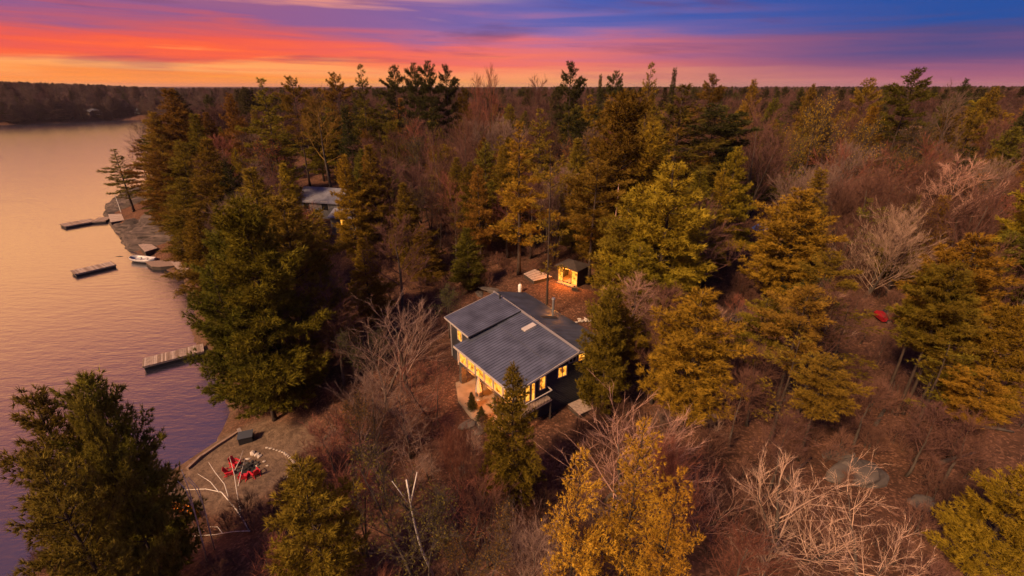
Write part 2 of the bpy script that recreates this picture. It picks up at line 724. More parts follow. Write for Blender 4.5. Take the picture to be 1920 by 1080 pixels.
def blades(rng, pos, dirs, per, ln, wd, spread, up):
    """needle blades: one triangle each, several per tuft"""
    n = len(pos)
    P = np.repeat(pos, per, 0)
    D = np.repeat(dirs, per, 0) + rng.normal(0, spread, (n * per, 3)) + np.array([0, 0, up])
    D /= np.linalg.norm(D, axis=1, keepdims=True)
    L = rng.uniform(ln[0], ln[1], (n * per, 1))
    s = np.cross(D, rng.normal(0, 1, (n * per, 3)))
    s /= np.linalg.norm(s, axis=1, keepdims=True) + 1e-9
    a = P - D * L * 0.15
    V = np.stack([a + s * wd * 0.5, a - s * wd * 0.5, P + D * L], 1).reshape(-1, 3)
    tint = np.repeat(np.repeat(np.clip(rng.normal(1, 0.2, n), 0.5, 1.6), per), 3)
    # needles of a tuft are paler at their tips
    tint = tint * np.tile(np.array([0.82, 0.82, 1.25]), n * per)
    return V, np.arange(len(V)).reshape(-1, 3), tint


def trunk_mesh(name, rng, h, r, bend=0.25, n=9, mat='bark', top=1.0):
    k = 10
    zs = np.linspace(-0.4, h * top, k)
    ox = np.cumsum(rng.normal(0, bend / k, k)) * np.linspace(0, 1, k)
    oy = np.cumsum(rng.normal(0, bend / k, k)) * np.linspace(0, 1, k)
    m = MB()
    rad = [r * (1.35 if i == 0 else 1.0) * (1 - 0.93 * max(z, 0) / h) + 0.015 for i, z in enumerate(zs)]
    m.tube([(x, y, z) for x, y, z in zip(ox, oy, zs)], rad, n)
    me = m.mesh(name)
    me.polygons.foreach_set('use_smooth', [True] * len(me.polygons))
    me.materials.append(M[mat])
    return me, lambda z: np.array([np.interp(z, zs, ox), np.interp(z, zs, oy), z])


def pine_proto(seed, h=20.0, w=8.0, base=0.15, shape='pine', whorl=0.75, nb=(4, 6), per=9, ln=(0.24, 0.42), wd=0.05, dens=1.0, rise=0.5, gap=0.0, r=0.24):
    rng = np.random.default_rng(seed)
    tme, axis = trunk_mesh('trunk', rng, h, r, 0.5)
    tp, td, sg = [], [], []
    z = base * h
    az0 = rng.uniform(0, 6.28)
    sect = rng.uniform(0.7, 1.2, 7)           # lopsided crown
    while z < h * 0.985:
        s = (z / h - base) / (1 - base)
        if shape == 'cone':
            pr = (1 - s) ** 0.9 * min(1, (s + 0.08) * 7)
        elif shape == 'flat':
            pr = (0.55 + 0.6 * math.sin(math.pi * min(1, s * 1.05)) ** 0.8) * (1 - s ** 6) * 0.95
        elif shape == 'full':
            pr = min(1, (s + 0.22) * 3.0) * (1 - s ** 2.4) ** 0.8
        elif shape == 'round':
            pr = (math.sin(math.pi * (0.13 + 0.84 * s)) ** 0.75)
        else:
            pr = min(1, (s + 0.16) * 3.0) * (1 - s ** 1.5) ** 0.85
        nbr = rng.integers(nb[0], nb[1] + 1)
        az0 += rng.uniform(0.4, 1.2)
        lay = rng.uniform(0.72, 1.18)
        for b in range(nbr):
            if rng.random() < gap:
                continue
            az = az0 + 6.283 * b / nbr + rng.normal(0, 0.22)
            L = max(0.35, w * 0.5 * pr * lay * rng.uniform(0.65, 1.18) * sect[int((az % 6.283) / 6.284 * 7)])
            zz = z + rng.uniform(-0.3, 0.3) * whorl
            pit = math.radians(rng.normal(-4 + 48 * s ** 1.6 if shape != 'cone' else -14 + 40 * s * s, 7))
            cu = rise * 0.28 * L / 3 * rng.uniform(0.5, 1.4)
            hd = np.array([math.cos(az), math.sin(az), 0.0])
            sd = np.array([-hd[1], hd[0], 0.0])
            p0 = axis(zz)
            bow = rng.normal(0, 0.12)

            def bp(u):
                return p0 + hd * L * u * math.cos(pit) + sd * L * bow * u * u + np.array([0, 0, L * u * math.sin(pit) + cu * u * u])
            k = 4
            for i in range(k):
                sg.append((bp(i / k), bp((i + 1) / k), 0.018 + 0.022 * L * (1 - i / k) * .5, 0.012 + 0.022 * L * (1 - (i + 1) / k) * .5))
            m = max(2, int(L * 3.4 * dens))
            u0 = 0.22 if L < 2 else 0.32
            for u in np.linspace(u0, 1.0, m):
                u = min(1.0, u + rng.normal(0, 0.03))
                q = bp(u)
                for side in (-1, 1):
                    l = (0.46 * L * (1 - 0.72 * u) + 0.16) * rng.uniform(0.6, 1.25)
                    ang = math.radians(rng.uniform(32, 62)) * side
                    dd = hd * math.cos(ang) + sd * math.sin(ang) + np.array([0, 0, 0.12 + rng.normal(0, 0.16) + 0.3 * s])
                    dd /= np.linalg.norm(dd)
                    nt = max(1, int(l / 0.27 * dens + 0.5))
                    for j in range(nt):
                        f = (j + 0.7) / nt
                        tp.append(q + dd * l * f + np.array([0, 0, 0.05 * l * f * f]))
                        td.append(dd)
            tp.append(bp(1.0))
            td.append(hd + np.array([0, 0, 0.4]))
        z += whorl * rng.uniform(0.75, 1.3) * (1 - 0.35 * s)
    tp.append(axis(h))
    td.append(np.array([0, 0, 1.0]))
    tp = np.array(tp) + rng.normal(0, 0.09, (len(tp), 3)) * np.array([1, 1, 1.5])
    V, F, tint = blades(rng, tp, np.array(td), per, ln, wd, 0.52, 0.16)
    sg = np.array([np.concatenate([a, b, [c, d]]) for a, b, c, d in sg])
    sv, sf = segs_mesh(sg[:, :3], sg[:, 3:6], sg[:, 6], sg[:, 7], 3)
    # triangles only, so that both kinds fit one array
    sft = np.concatenate([sf[:, [0, 1, 2]], sf[:, [0, 2, 3]]])
    VV, FF = join_np([(V, F), (sv, sft)])
    me = mesh_np('crown', VV, FF)
    me.materials.append(M['needle'])
    me.materials.append(M['bark'])
    mi = np.zeros(len(FF), np.int32)
    mi[len(F):] = 1
    me.polygons.foreach_set('material_index', mi)
    at = me.attributes.new('tint', 'FLOAT', 'POINT')
    at.data.foreach_set('value', np.concatenate([tint, np.ones(len(sv))]).astype(np.float32))
    return dict(trunk=tme, crown=me, h=h, w=w)


def bare_proto(seed, h=16.0, w=9.0, fork=0.35, limbs=11, buds=0, bud_len=(0.1, 0.2), mat='bark_grey', fine=3, up=0.55, r=0.2, stems=1, dens=1.0, jit=0.085, spread=0.46, ratio=(0.40, 0.66), tipn=4, limb=0.34):
    rng = np.random.default_rng(seed)
    seg = []
    tips = []
    m = MB()
    trunks = []
    for st in range(stems):
        lean = np.array([0, 0]) if stems == 1 else rng.normal(0, 0.17, 2)
        off = np.array([0, 0]) if stems == 1 else rng.normal(0, 0.35, 2)
        hh = h * (0.9 if st == 0 else rng.uniform(0.65, 0.9))
        k = 9
        zs = np.linspace(-0.4, hh, k)
        wob = np.cumsum(rng.normal(0, 0.10 * h / 16, (k, 2)), 0)
        pts = np.stack([off[0] + lean[0] * zs + wob[:, 0], off[1] + lean[1] * zs + wob[:, 1], zs], 1)
        rr = r * (1 if st == 0 else 0.7)
        m.tube([tuple(p) for p in pts], [rr * (1.3 if i == 0 else 1) * (1 - 0.92 * max(z, 0) / hh) + 0.012 for i, z in enumerate(zs)], 8)
        trunks.append((pts, zs, hh, rr))
    tme = m.mesh('trunk')
    tme.polygons.foreach_set('use_smooth', [True] * len(tme.polygons))
    tme.materials.append(M[mat])

    def grow(p, d, L, rad, lev):
        n = 4 if lev < 2 else 3
        q = np.array(p)
        dirs = np.array(d)
        for i in range(n):
            dirs = dirs + rng.normal(0, jit, 3) + np.array([0, 0, 0.10 if lev < 3 else 0.06])
            dirs /= np.linalg.norm(dirs)
            q2 = q + dirs * L / n
            ra, rb = rad * (1 - i / n * 0.75), rad * (1 - (i + 1) / n * 0.75)
            seg.append(np.concatenate([q, q2, [max(ra, 0.007), max(rb, 0.006)]]))
            if lev < fine:
                for _ in range(1 if i == 0 else 2):
                    if rng.random() < 0.9 * dens:
                        c = dirs + rng.normal(0, spread, 3)
                        c /= np.linalg.norm(c)
                        f = rng.random()
                        grow(q + (q2 - q) * f, c, L * rng.uniform(ratio[0], ratio[1]), rb * 0.55, lev + 1)
            else:
                tips.append(np.concatenate([q2, dirs]))
            q = q2
        tips.append(np.concatenate([q, dirs]))

    for pts, zs, hh, rr in trunks:
        nl = int(limbs * (1 if stems == 1 else 0.65))
        for i in range(nl):
            s = (i + rng.random()) / nl
            z = hh * (fork + (0.98 - fork) * s)
            p = np.array([np.interp(z, zs, pts[:, 0]), np.interp(z, zs, pts[:, 1]), z])
            az = i * 2.4 + rng.normal(0, 0.4)
            out = 0.95 - 0.5 * s
            d = np.array([math.cos(az) * out, math.sin(az) * out, up + 0.6 * s])
            d /= np.linalg.norm(d)
            L = w * 0.5 * (1.12 - 0.62 * s) * rng.uniform(0.8, 1.2)
            grow(p, d, L, rr * limb * (1 - 0.5 * s), 1)
    seg = np.array(seg)
    tips = np.array(tips)
    thick = seg[:, 6] > 0.022
    parts = []
    v, f = segs_mesh(seg[thick, :3], seg[thick, 3:6], seg[thick, 6], seg[thick, 7], 4)
    parts.append((v, np.concatenate([f[:, [0, 1, 2]], f[:, [0, 2, 3]]])))
    v, f = segs_mesh(seg[~thick, :3], seg[~thick, 3:6], seg[~thick, 6], seg[~thick, 7], 3)
    parts.append((v, np.concatenate([f[:, [0, 1, 2]], f[:, [0, 2, 3]]])))
    # last fine twigs
    V, F, t3 = blades(rng, tips[:, :3], tips[:, 3:6], tipn, (0.35, 0.9), 0.016, 0.34, 0.14)
    parts.append((V, F))
    nt = sum(len(p[0]) for p in parts)
    nf = sum(len(p[1]) for p in parts)
    tint = [np.ones(nt)]
    if buds:
        bp = tips[:, :3] + rng.normal(0, 0.22, (len(tips), 3))
        V, F, t2 = blades(rng, bp, tips[:, 3:6], buds, bud_len, 0.085, 0.9, 0.1)
        parts.append((V, F))
        tint.append(t2)
    VV, FF = join_np(parts)
    me = mesh_np('crown', VV, FF)
    me.materials.append(M['twig'] if not buds else M[mat])
    if buds:
        me.materials.append(M['bud'])
        mi = np.zeros(len(FF), np.int32)
        mi[nf:] = 1
        me.polygons.foreach_set('material_index', mi)
    at = me.attributes.new('tint', 'FLOAT', 'POINT')
    at.data.foreach_set('value', np.concatenate(tint).astype(np.float32))
    return dict(trunk=tme, crown=me, h=h, w=w)


def true_size(p):
    n = len(p['crown'].vertices)
    co = np.empty(n * 3, np.float32)
    p['crown'].vertices.foreach_get('co', co)
    co = co.reshape(-1, 3)
    p['h'] = float(np.percentile(co[:, 2], 99.9))
    rr = np.hypot(co[:, 0], co[:, 1])
    p['w'] = float(np.percentile(rr, 95)) * 2.0
    return p


PR = {
    # full white pines with soft plumes, nearest to the camera
    'pineA': pine_proto(11, 18, 8.5, 0.08, 'pine', 0.70, (5, 7), 10, (0.28, 0.52), 0.075),
    'pineB': pine_proto(12, 18, 8.0, 0.12, 'pine', 0.78, (5, 6), 10, (0.28, 0.52), 0.075, gap=0.05),
    'pineC': pine_proto(13, 18, 8.0, 0.24, 'pine', 0.92, (4, 6), 10, (0.30, 0.54), 0.08, gap=0.12, rise=0.9),
    # plump old pines
    'fullA': pine_proto(14, 15, 8.0, 0.08, 'full', 0.66, (5, 7), 11, (0.26, 0.50), 0.075, rise=1.5),
    'fullB': pine_proto(15, 15, 8.0, 0.14, 'full', 0.74, (5, 6), 11, (0.26, 0.50), 0.075, rise=1.7, gap=0.08),
    # tall pines with long bare trunks
    'tallA': pine_proto(21, 24, 8.5, 0.42, 'flat', 1.05, (4, 5), 10, (0.30, 0.54), 0.08, gap=0.22, rise=1.1),
    'tallB': pine_proto(22, 24, 8.0, 0.50, 'round', 1.0, (4, 5), 10, (0.30, 0.54), 0.08, gap=0.15, rise=0.9),
    'tallC': pine_proto(23, 24, 7.5, 0.25, 'pine', 1.15, (4, 5), 10, (0.30, 0.54), 0.08, gap=0.22, rise=1.2),
    'airy': pine_proto(42, 14, 7.0, 0.12, 'full', 0.80, (4, 6), 7, (0.16, 0.34), 0.05, dens=1.1, rise=0.9, gap=0.2, r=0.13),
    # spruce and a scraggly half-dead pine
    'spruce': pine_proto(31, 18, 6.0, 0.06, 'cone', 0.55, (6, 7), 8, (0.22, 0.40), 0.065, rise=0.2),
    'scrag': pine_proto(41, 20, 7.5, 0.35, 'round', 1.25, (2, 4), 9, (0.28, 0.5), 0.075, dens=0.72, gap=0.3, rise=0.6, r=0.2),
    # leafless broadleaf trees
    'bareA': bare_proto(51, 15, 9, 0.35, 11),
    'bareB': bare_proto(52, 16, 8, 0.45, 12, up=0.75),
    'bareC': bare_proto(53, 13, 9, 0.22, 10, up=0.6, stems=3, r=0.15),
    'bareD': bare_proto(54, 14, 7, 0.30, 13, up=0.9, r=0.14),
    'wide': bare_proto(55, 12, 11, 0.18, 12, up=0.6, stems=2, r=0.16),
    'fanA': bare_proto(56, 12, 9, 0.10, 13, up=1.0, stems=3, r=0.13, jit=0.045, spread=0.34, ratio=(0.45, 0.72)),
    'fanB': bare_proto(57, 13, 9, 0.14, 12, up=0.85, stems=2, r=0.14, jit=0.05, spread=0.36, ratio=(0.45, 0.7)),
    'nearA': bare_proto(58, 12, 9, 0.10, 11, up=1.05, stems=3, r=0.15, jit=0.05, spread=0.36, ratio=(0.45, 0.72), dens=0.60, tipn=2, limb=0.42),
    'nearB': bare_proto(59, 13, 9, 0.14, 11, up=0.95, stems=2, r=0.15, jit=0.05, spread=0.36, ratio=(0.45, 0.72), dens=0.62, tipn=2, limb=0.42),
    # budding broadleaf trees
    'budA': bare_proto(61, 15, 9, 0.35, 11, buds=4, bud_len=(0.10, 0.24)),
    'budB': bare_proto(62, 14, 8, 0.30, 11, buds=3, bud_len=(0.08, 0.2), up=0.7, stems=2, r=0.15),
    'shrub': bare_proto(71, 3.0, 3.2, 0.05, 7, up=0.8, stems=3, r=0.03, fine=2),
}
for _p in PR.values():
    true_size(_p)
print('proto tris', sum(len(p['crown'].polygons) for p in PR.values()), {k: (len(p['crown'].polygons), round(p['h'], 1), round(p['w'], 1)) for k, p in PR.items()})
BARE = ('bareA', 'bareB', 'bareC', 'bareD', 'wide', 'shrub')


def tree(name, proto, loc, h, w, col, label, cat, group=None, rz=None, lean=(0, 0)):
    p = PR[proto]
    o = empty(name, loc, rz if rz is not None else random.uniform(0, 6.28), label, cat, group,
              (w / p['w'], w / p['w'], h / p['h']))
    o.rotation_euler[0], o.rotation_euler[1] = lean
    t = link('trunk', p['trunk'], o)
    c = link('crown', p['crown'], o)
    c.color = (*col, 1)
    t.color = (*col, 1)
    return o


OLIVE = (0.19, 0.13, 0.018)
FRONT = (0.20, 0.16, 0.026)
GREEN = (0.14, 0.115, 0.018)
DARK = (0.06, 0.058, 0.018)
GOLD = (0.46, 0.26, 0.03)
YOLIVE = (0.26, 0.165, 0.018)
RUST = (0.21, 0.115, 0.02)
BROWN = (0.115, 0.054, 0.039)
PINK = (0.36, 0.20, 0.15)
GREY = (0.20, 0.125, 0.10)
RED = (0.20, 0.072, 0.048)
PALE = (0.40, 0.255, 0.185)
MAUVE = (0.12, 0.057, 0.046)
FEAT = []       # footprint of every placed tree: x, y, radius


def px_tree(name, proto, px, py, wpx, Y, col, label, cat, group=None, **kw):
    """tip pixel + distance along the ground -> position, height and crown width"""
    p = at_y(px, py, Y)
    g = hz(p.x, p.y)
    t = Y / ray(px, py)[1]
    h = p.z - g
    w = wpx / FPX * t
    FEAT.append((p.x, p.y, w * 0.5, h))
    LOG.append((label, round(p.x, 1), round(Y, 1), round(g, 1), round(h, 1), round(w, 1)))
    return tree(name, proto, (p.x, p.y, g), h, w, col, label, cat, group, **kw)


LOG = []
# ------------------------------------------------------------------ house
M['roof'] = simple('ribbed_metal_roof', (0.105, 0.112, 0.15), 0.36, 0.35, noise=0.4, nscale=0.8, spec=0.5)
M['siding'] = simple('charcoal_siding', (0.042, 0.040, 0.048), 0.7, noise=0.2, nscale=2.5)
M['trim'] = simple('pale_trim', (0.42, 0.36, 0.34), 0.6, noise=0.12, nscale=4)
M['stone'] = simple('granite', (0.085, 0.067, 0.06), 0.9, noise=0.45, nscale=1.6, bump=0.7, bscale=6)
M['stone_pale'] = simple('pale_stone', (0.48, 0.40, 0.35), 0.9, noise=0.3, nscale=5, bump=0.4, bscale=12)
M['concrete'] = simple('patio_concrete', (0.22, 0.165, 0.125), 0.9, noise=0.3, nscale=1.3, bump=0.2, bscale=20)
M['wood'] = simple('weathered_wood', (0.30, 0.215, 0.185), 0.85, noise=0.4, nscale=3.5, stretch=(1, 1, 1), bump=0.2)
M['wood_b'] = simple('weathered_wood_pale', (0.40, 0.30, 0.26), 0.85, noise=0.3, nscale=4)
M['wood_c'] = simple('weathered_wood_brown', (0.22, 0.145, 0.115), 0.85, noise=0.3, nscale=4)
M['wood_dark'] = simple('dark_timber', (0.045, 0.032, 0.027), 0.85, noise=0.3, nscale=3)
M['black'] = simple('black_plastic', (0.018, 0.018, 0.022), 0.5)
M['metal'] = simple('galvanised_metal', (0.45, 0.43, 0.42), 0.4, 0.8, noise=0.2, nscale=5)
M['white'] = simple('white_paint', (0.72, 0.70, 0.68), 0.5, noise=0.1, nscale=6)
M['red'] = simple('red_paint', (0.50, 0.02, 0.035), 0.5, noise=0.15, nscale=6)
M['canvas'] = simple('grey_canvas', (0.42, 0.39, 0.40), 0.9, noise=0.2, nscale=6)
M['orange'] = simple('orange_hull', (0.85, 0.27, 0.01), 0.4, noise=0.25, nscale=2.5)
M['glass_dark'] = simple('dark_glass', (0.02, 0.022, 0.028), 0.08, spec=0.6)
M['cushion'] = simple('cushion_cloth', (0.55, 0.46, 0.38), 0.9, noise=0.2)
M['ash'] = simple('fire_pit_ash', (0.02, 0.019, 0.021), 0.95, noise=0.6, nscale=6, bump=0.6, bscale=14)


def lit_glass(name, strength=1.2, seed=0.0):
    """a lit room seen through its window: warm, uneven"""
    m = bpy.data.materials.new(name)
    m.use_nodes = True
    nt = m.node_tree
    nt.nodes.clear()
    N, K = nt.nodes.new, nt.links.new
    out = N('ShaderNodeOutputMaterial')
    tc = N('ShaderNodeTexCoord')
    n = N('ShaderNodeTexNoise')
    n.noise_dimensions = '4D'
    n.inputs['W'].default_value = seed
    n.inputs['Scale'].default_value = 2.2
    n.inputs['Detail'].default_value = 5
    n.inputs['Distortion'].default_value = 0.8
    K(tc.outputs['Object'], n.inputs['Vector'])
    r = N('ShaderNodeValToRGB')
    cr = r.color_ramp
    cr.elements[0].position, cr.elements[0].color = 0.36, (0.16, 0.04, 0.005, 1)
    cr.elements[1].position, cr.elements[1].color = 0.62, (1.0, 0.47, 0.07, 1)
    cr.elements.new(0.46).color = (0.92, 0.31, 0.025, 1)
    K(n.outputs['Fac'], r.inputs[0])
    e = N('ShaderNodeEmission')
    e.inputs['Strength'].default_value = strength
    K(r.outputs[0], e.inputs['Color'])
    g = N('ShaderNodeBsdfGlossy')
    g.inputs['Roughness'].default_value = 0.08
    g.inputs['Color'].default_value = (0.06, 0.06, 0.07, 1)
    a = N('ShaderNodeAddShader')
    K(e.outputs[0], a.inputs[0])
    K(g.outputs[0], a.inputs[1])
    K(a.outputs[0], out.inputs[0])
    return m


M['lit'] = lit_glass('lit_window')
M['lit2'] = lit_glass('lit_curtain', 1.35, 4.0)
M['bulb'] = lit_glass('lamp_bulb', 9.0, 2.0)

HA = at_z(928, 548, 12)
UX, UY = 0.5317, -0.8469
VX, VY = -0.8469, -0.5317


def hp(u, v, z):
    return Vector((HA.x + u * UX + v * VX, HA.y + u * UY + v * VY, z))


house_loc = hp(7, 1.5, 6.6)
house = empty('lake_house', house_loc, 0, 'dark two-storey lake house with ribbed metal roof and glowing windows', 'house')
HO = tuple(house_loc)


def hexa_hp(m, a, b):
    """box between two opposite (u, v, z) corners"""
    (u0, v0, z0), (u1, v1, z1) = a, b
    q = [(u0, v0), (u1, v0), (u1, v1), (u0, v1)]
    m.hexa([hp(u, v, z0) for u, v in q], [hp(u, v, z1) for u, v in q])
    return m


def ribbed(name, c00, c10, c11, c01, step=0.31, thick=0.10, parent=house):
    """roof slope: c00-c10 along the ridge, c01-c11 along the eave; ribs run down the slope"""
    m = MB()
    P = lambda a, b: hp(*[(c00[i] * (1 - a) + c10[i] * a) * (1 - b) + (c01[i] * (1 - a) + c11[i] * a) * b for i in range(3)])
    dn = Vector((0, 0, -thick))
    q = [P(0, 0), P(1, 0), P(1, 1), P(0, 1)]
    m.hexa([p + dn for p in q], q)
    Lr = (q[1] - q[0]).length
    n = max(2, int(Lr / step))
    e = 0.028 / Lr
    up = Vector((0, 0, 0.042))
    lo = Vector((0, 0, -0.01))
    for i in range(n + 1):
        a = 0.004 + (0.992) * i / n
        b0, b1 = 0.002, 0.998
        bot = [P(a - e, b0) + lo, P(a + e, b0) + lo, P(a + e, b1) + lo, P(a - e, b1) + lo]
        top = [P(a - e * .45, b0) + up, P(a + e * .45, b0) + up, P(a + e * .45, b1) + up, P(a - e * .45, b1) + up]
        m.hexa(bot, top)
    return m.build(name, 'roof', parent, HO)


# roof slopes (u, v, z)
r_up = ribbed('roof', (5.15, 0.02, 11.98), (13.95, 0.02, 11.98), (14.02, 2.62, 11.42), (5.15, 2.9, 11.40))
r_low = ribbed('roof', (5.15, 2.91, 11.36), (14.02, 2.63, 11.38), (14.25, 6.72, 10.58), (5.35, 7.45, 10.52), step=0.34)
r_left = ribbed('roof', (0.15, 0.0, 12.06), (5.22, 0.0, 12.06), (5.60, 6.05, 11.12), (0.85, 6.25, 11.12))
r_back = ribbed('roof', (-0.25, -0.02, 11.98), (13.95, -0.02, 11.98), (14.05, -4.75, 10.62), (-0.7, -4.45, 10.62))
rc = MB()
rc.prism([hp(-0.2, -0.16, 12.0), hp(-0.2, 0.16, 12.0), hp(-0.2, 0, 12.13)], [hp(14.02, -0.16, 11.97), hp(14.02, 0.16, 11.97), hp(14.02, 0, 12.10)])
rc.build('ridge_cap', simple('ridge_metal', (0.2, 0.18, 0.19), 0.45, 0.3), r_back, HO)


def fascia(a, b, h, name, parent, mat='trim', th=0.05, dz=0.01):
    p, q = hp(*a), hp(*b)
    m = MB()
    m.bar(p + Vector((0, 0, -h / 2 + dz)), q + Vector((0, 0, -h / 2 + dz)), th, h)
    return m.build(name, mat, parent, HO)


fascia((5.35, 7.50, 10.54), (14.27, 6.77, 10.60), 0.20, 'fascia', r_low)
fascia((14.29, 6.72, 10.60), (14.06, 2.63, 11.40), 0.17, 'rake_trim', r_low)
fascia((14.06, 2.62, 11.42), (13.99, 0.02, 11.99), 0.17, 'rake_trim', r_up)
fascia((0.80, 6.30, 11.14), (5.62, 6.10, 11.14), 0.16, 'fascia', r_left)
fascia((0.10, 0.0, 12.06), (0.80, 6.28, 11.14), 0.15, 'rake_trim', r_left)
fascia((5.27, 0.10, 12.05), (5.65, 6.05, 11.13), 0.10, 'rake_trim', r_left, 'black')
fascia((14.0, -0.05, 11.99), (14.1, -4.78, 10.64), 0.17, 'rake_trim', r_back)

# walls: main body, upper front room on columns, left wing
w = MB()
w.prism([hp(0.9, 5.65, 6.3), hp(0.9, -4.2, 6.3), hp(5.3, -4.2, 6.3), hp(5.3, 5.65, 6.3)],
        [hp(0.9, 5.65, 11.03), hp(0.9, -4.2, 10.60), hp(5.3, -4.2, 10.60), hp(5.3, 5.65, 11.03)])
w.build('wall', 'siding', house, HO)
# ceiling wedge of the left wing up to the ridge
w = MB()
for u0, u1 in ((0.92, 5.28),):
    w.prism([hp(u0, 5.6, 11.03), hp(u0, -4.15, 10.58), hp(u0, 0, 11.86)], [hp(u1, 5.6, 11.03), hp(u1, -4.15, 10.58), hp(u1, 0, 11.86)])
w.build('gable', 'siding', house, HO)
w = MB()
w.prism([hp(5.32, 4.6, 6.3), hp(5.32, -4.2, 6.3), hp(13.6, -4.2, 6.3), hp(13.6, 4.6, 6.3)],
        [hp(5.32, 4.6, 10.58), hp(5.32, -4.2, 10.58), hp(13.6, -4.2, 10.58), hp(13.6, 4.6, 10.58)])
w.build('wall', 'siding', house, HO)
w = MB()
w.prism([hp(5.34, 4.6, 10.58), hp(5.34, -4.15, 10.58), hp(5.34, 0, 11.84), hp(5.34, 2.75, 11.24)],
        [hp(13.6, 4.6, 10.58), hp(13.6, -4.15, 10.58), hp(13.6, 0, 11.84), hp(13.6, 2.7, 11.24)])
w.build('gable', 'siding', house, HO)
w = MB()   # front room, open patio below it
w.prism([hp(5.55, 7.10, 8.55), hp(5.55, 4.62, 8.55), hp(13.62, 4.62, 8.55), hp(13.85, 6.30, 8.55)],
        [hp(5.55, 7.10, 10.42), hp(5.55, 4.62, 10.42), hp(13.62, 4.62, 10.85), hp(13.85, 6.30, 10.5)])
w.build('wall', 'siding', house, HO)
# clapboard shadow lines on the gable wall
cb = MB()
for k in range(20):
    z = 6.75 + k * 0.19
    cb.bar(hp(13.615, 4.55, z), hp(13.615, -4.15, z), 0.02, 0.03)
cb.build('siding_board', 'siding', house, HO)


def window(p0, p1, z0, z1, nrm, lit='lit', mull=1, parent=house, fr=0.07):
    """window on a wall between plan points p0, p1 (u, v)"""
    a, b = hp(p0[0], p0[1], 0), hp(p1[0], p1[1], 0)
    n = Vector((nrm[0] * UX + nrm[1] * VX, nrm[0] * UY + nrm[1] * VY, 0)).normalized()
    a, b = a + n * 0.035, b + n * 0.035
    zz = lambda p, z: Vector((p.x, p.y, z))
    f = MB()
    f.bar(zz(a, z0), zz(b, z0), 0.09, fr)
    f.bar(zz(a, z1), zz(b, z1), 0.09, fr)
    d = (b - a).normalized() * (fr / 2)
    for p in (a + d * .9, b - d * .9):
        f.bar(zz(p, z0 + fr / 2), zz(p, z1 - fr / 2), fr, 0.088)
    for k in range(1, mull + 1):
        c = a + (b - a) * (k / (mull + 1))
        f.bar(zz(c, z0 + fr / 2), zz(c, z1 - fr / 2), 0.045, 0.07)
    o = f.build('window', 'trim', parent, HO)
    g = MB()
    e = n * 0.005
    i = n * -0.02
    g.hexa([zz(a + i, z0), zz(b + i, z0), zz(b + e, z0), zz(a + e, z0)], [zz(a + i, z1), zz(b + i, z1), zz(b + e, z1), zz(a + e, z1)])
    g.build('pane', lit, o, HO)
    return o


# front row of windows: the wall runs from (5.55, 7.10) to (13.85, 6.30)
fw = lambda u: (u, 7.10 + (u - 5.55) * (6.30 - 7.10) / (13.85 - 5.55))
for k in range(6):
    u0 = 5.75 + k * 1.34
    window(fw(u0), fw(u0 + 1.2), 8.98, 10.2, (0.096, 1), mull=0)
# gable windows and glass doors
window((13.6, 1.95), (13.6, 0.98), 9.85, 10.85, (1, 0))
window((13.6, 3.82), (13.6, 3.15), 9.35, 10.6, (1, 0), mull=0)
window((13.6, 0.84), (13.6, 0.0), 10.92, 11.38, (1, 0), lit='glass_dark', mull=1)
window((13.6, -0.15), (13.6, -0.95), 10.75, 11.45, (1, 0), mull=0)
window((13.62, 4.62), (13.62, 4.2), 8.55, 10.35, (1, 0), mull=0)
window((13.83, 6.15), (13.72, 5.35), 8.75, 10.3, (1, -.13), mull=1)
window((13.71, 5.27), (13.63, 4.72), 8.75, 10.3, (1, -.13), mull=0)
# bedroom window of the left wing
window((2.4, 5.65), (3.4, 5.65), 9.3, 10.45, (0, 1), mull=0)
# corner boards
for (u, v, z0, z1) in ((0.86, 5.70, 6.5, 10.98), (5.5, 7.14, 8.5, 10.4), (13.9, 6.33, 8.5, 10.45)):
    m = MB()
    m.bar(hp(u, v, z0), hp(u, v, z1), 0.12)
    m.build('corner_board', 'trim', house, HO)
# lit lower windows under the front room
window((6.2, 4.62), (8.2, 4.62), 6.8, 8.3, (0, 1), mull=1)
window((9.2, 4.62), (11.4, 4.62), 6.8, 8.3, (0, 1), mull=2)
# stone columns under the front room
for u, v in ((5.9, 6.95), (8.55, 6.65), (11.3, 6.4), (13.6, 6.1)):
    m = MB()
    for k in range(7):
        j = 0.03 * ((k * 37) % 5 - 2) / 2
        s = 0.27 - 0.008 * k + j * .4
        m.prism([hp(u - s, v - s, 6.45 + k * .3), hp(u + s, v - s, 6.45 + k * .3), hp(u + s, v + s, 6.45 + k * .3), hp(u - s, v + s, 6.45 + k * .3)],
                [hp(u - s, v - s, 6.74 + k * .3), hp(u + s, v - s, 6.74 + k * .3), hp(u + s, v + s, 6.74 + k * .3), hp(u - s, v + s, 6.74 + k * .3)])
    m.build('column', 'stone', house, HO)
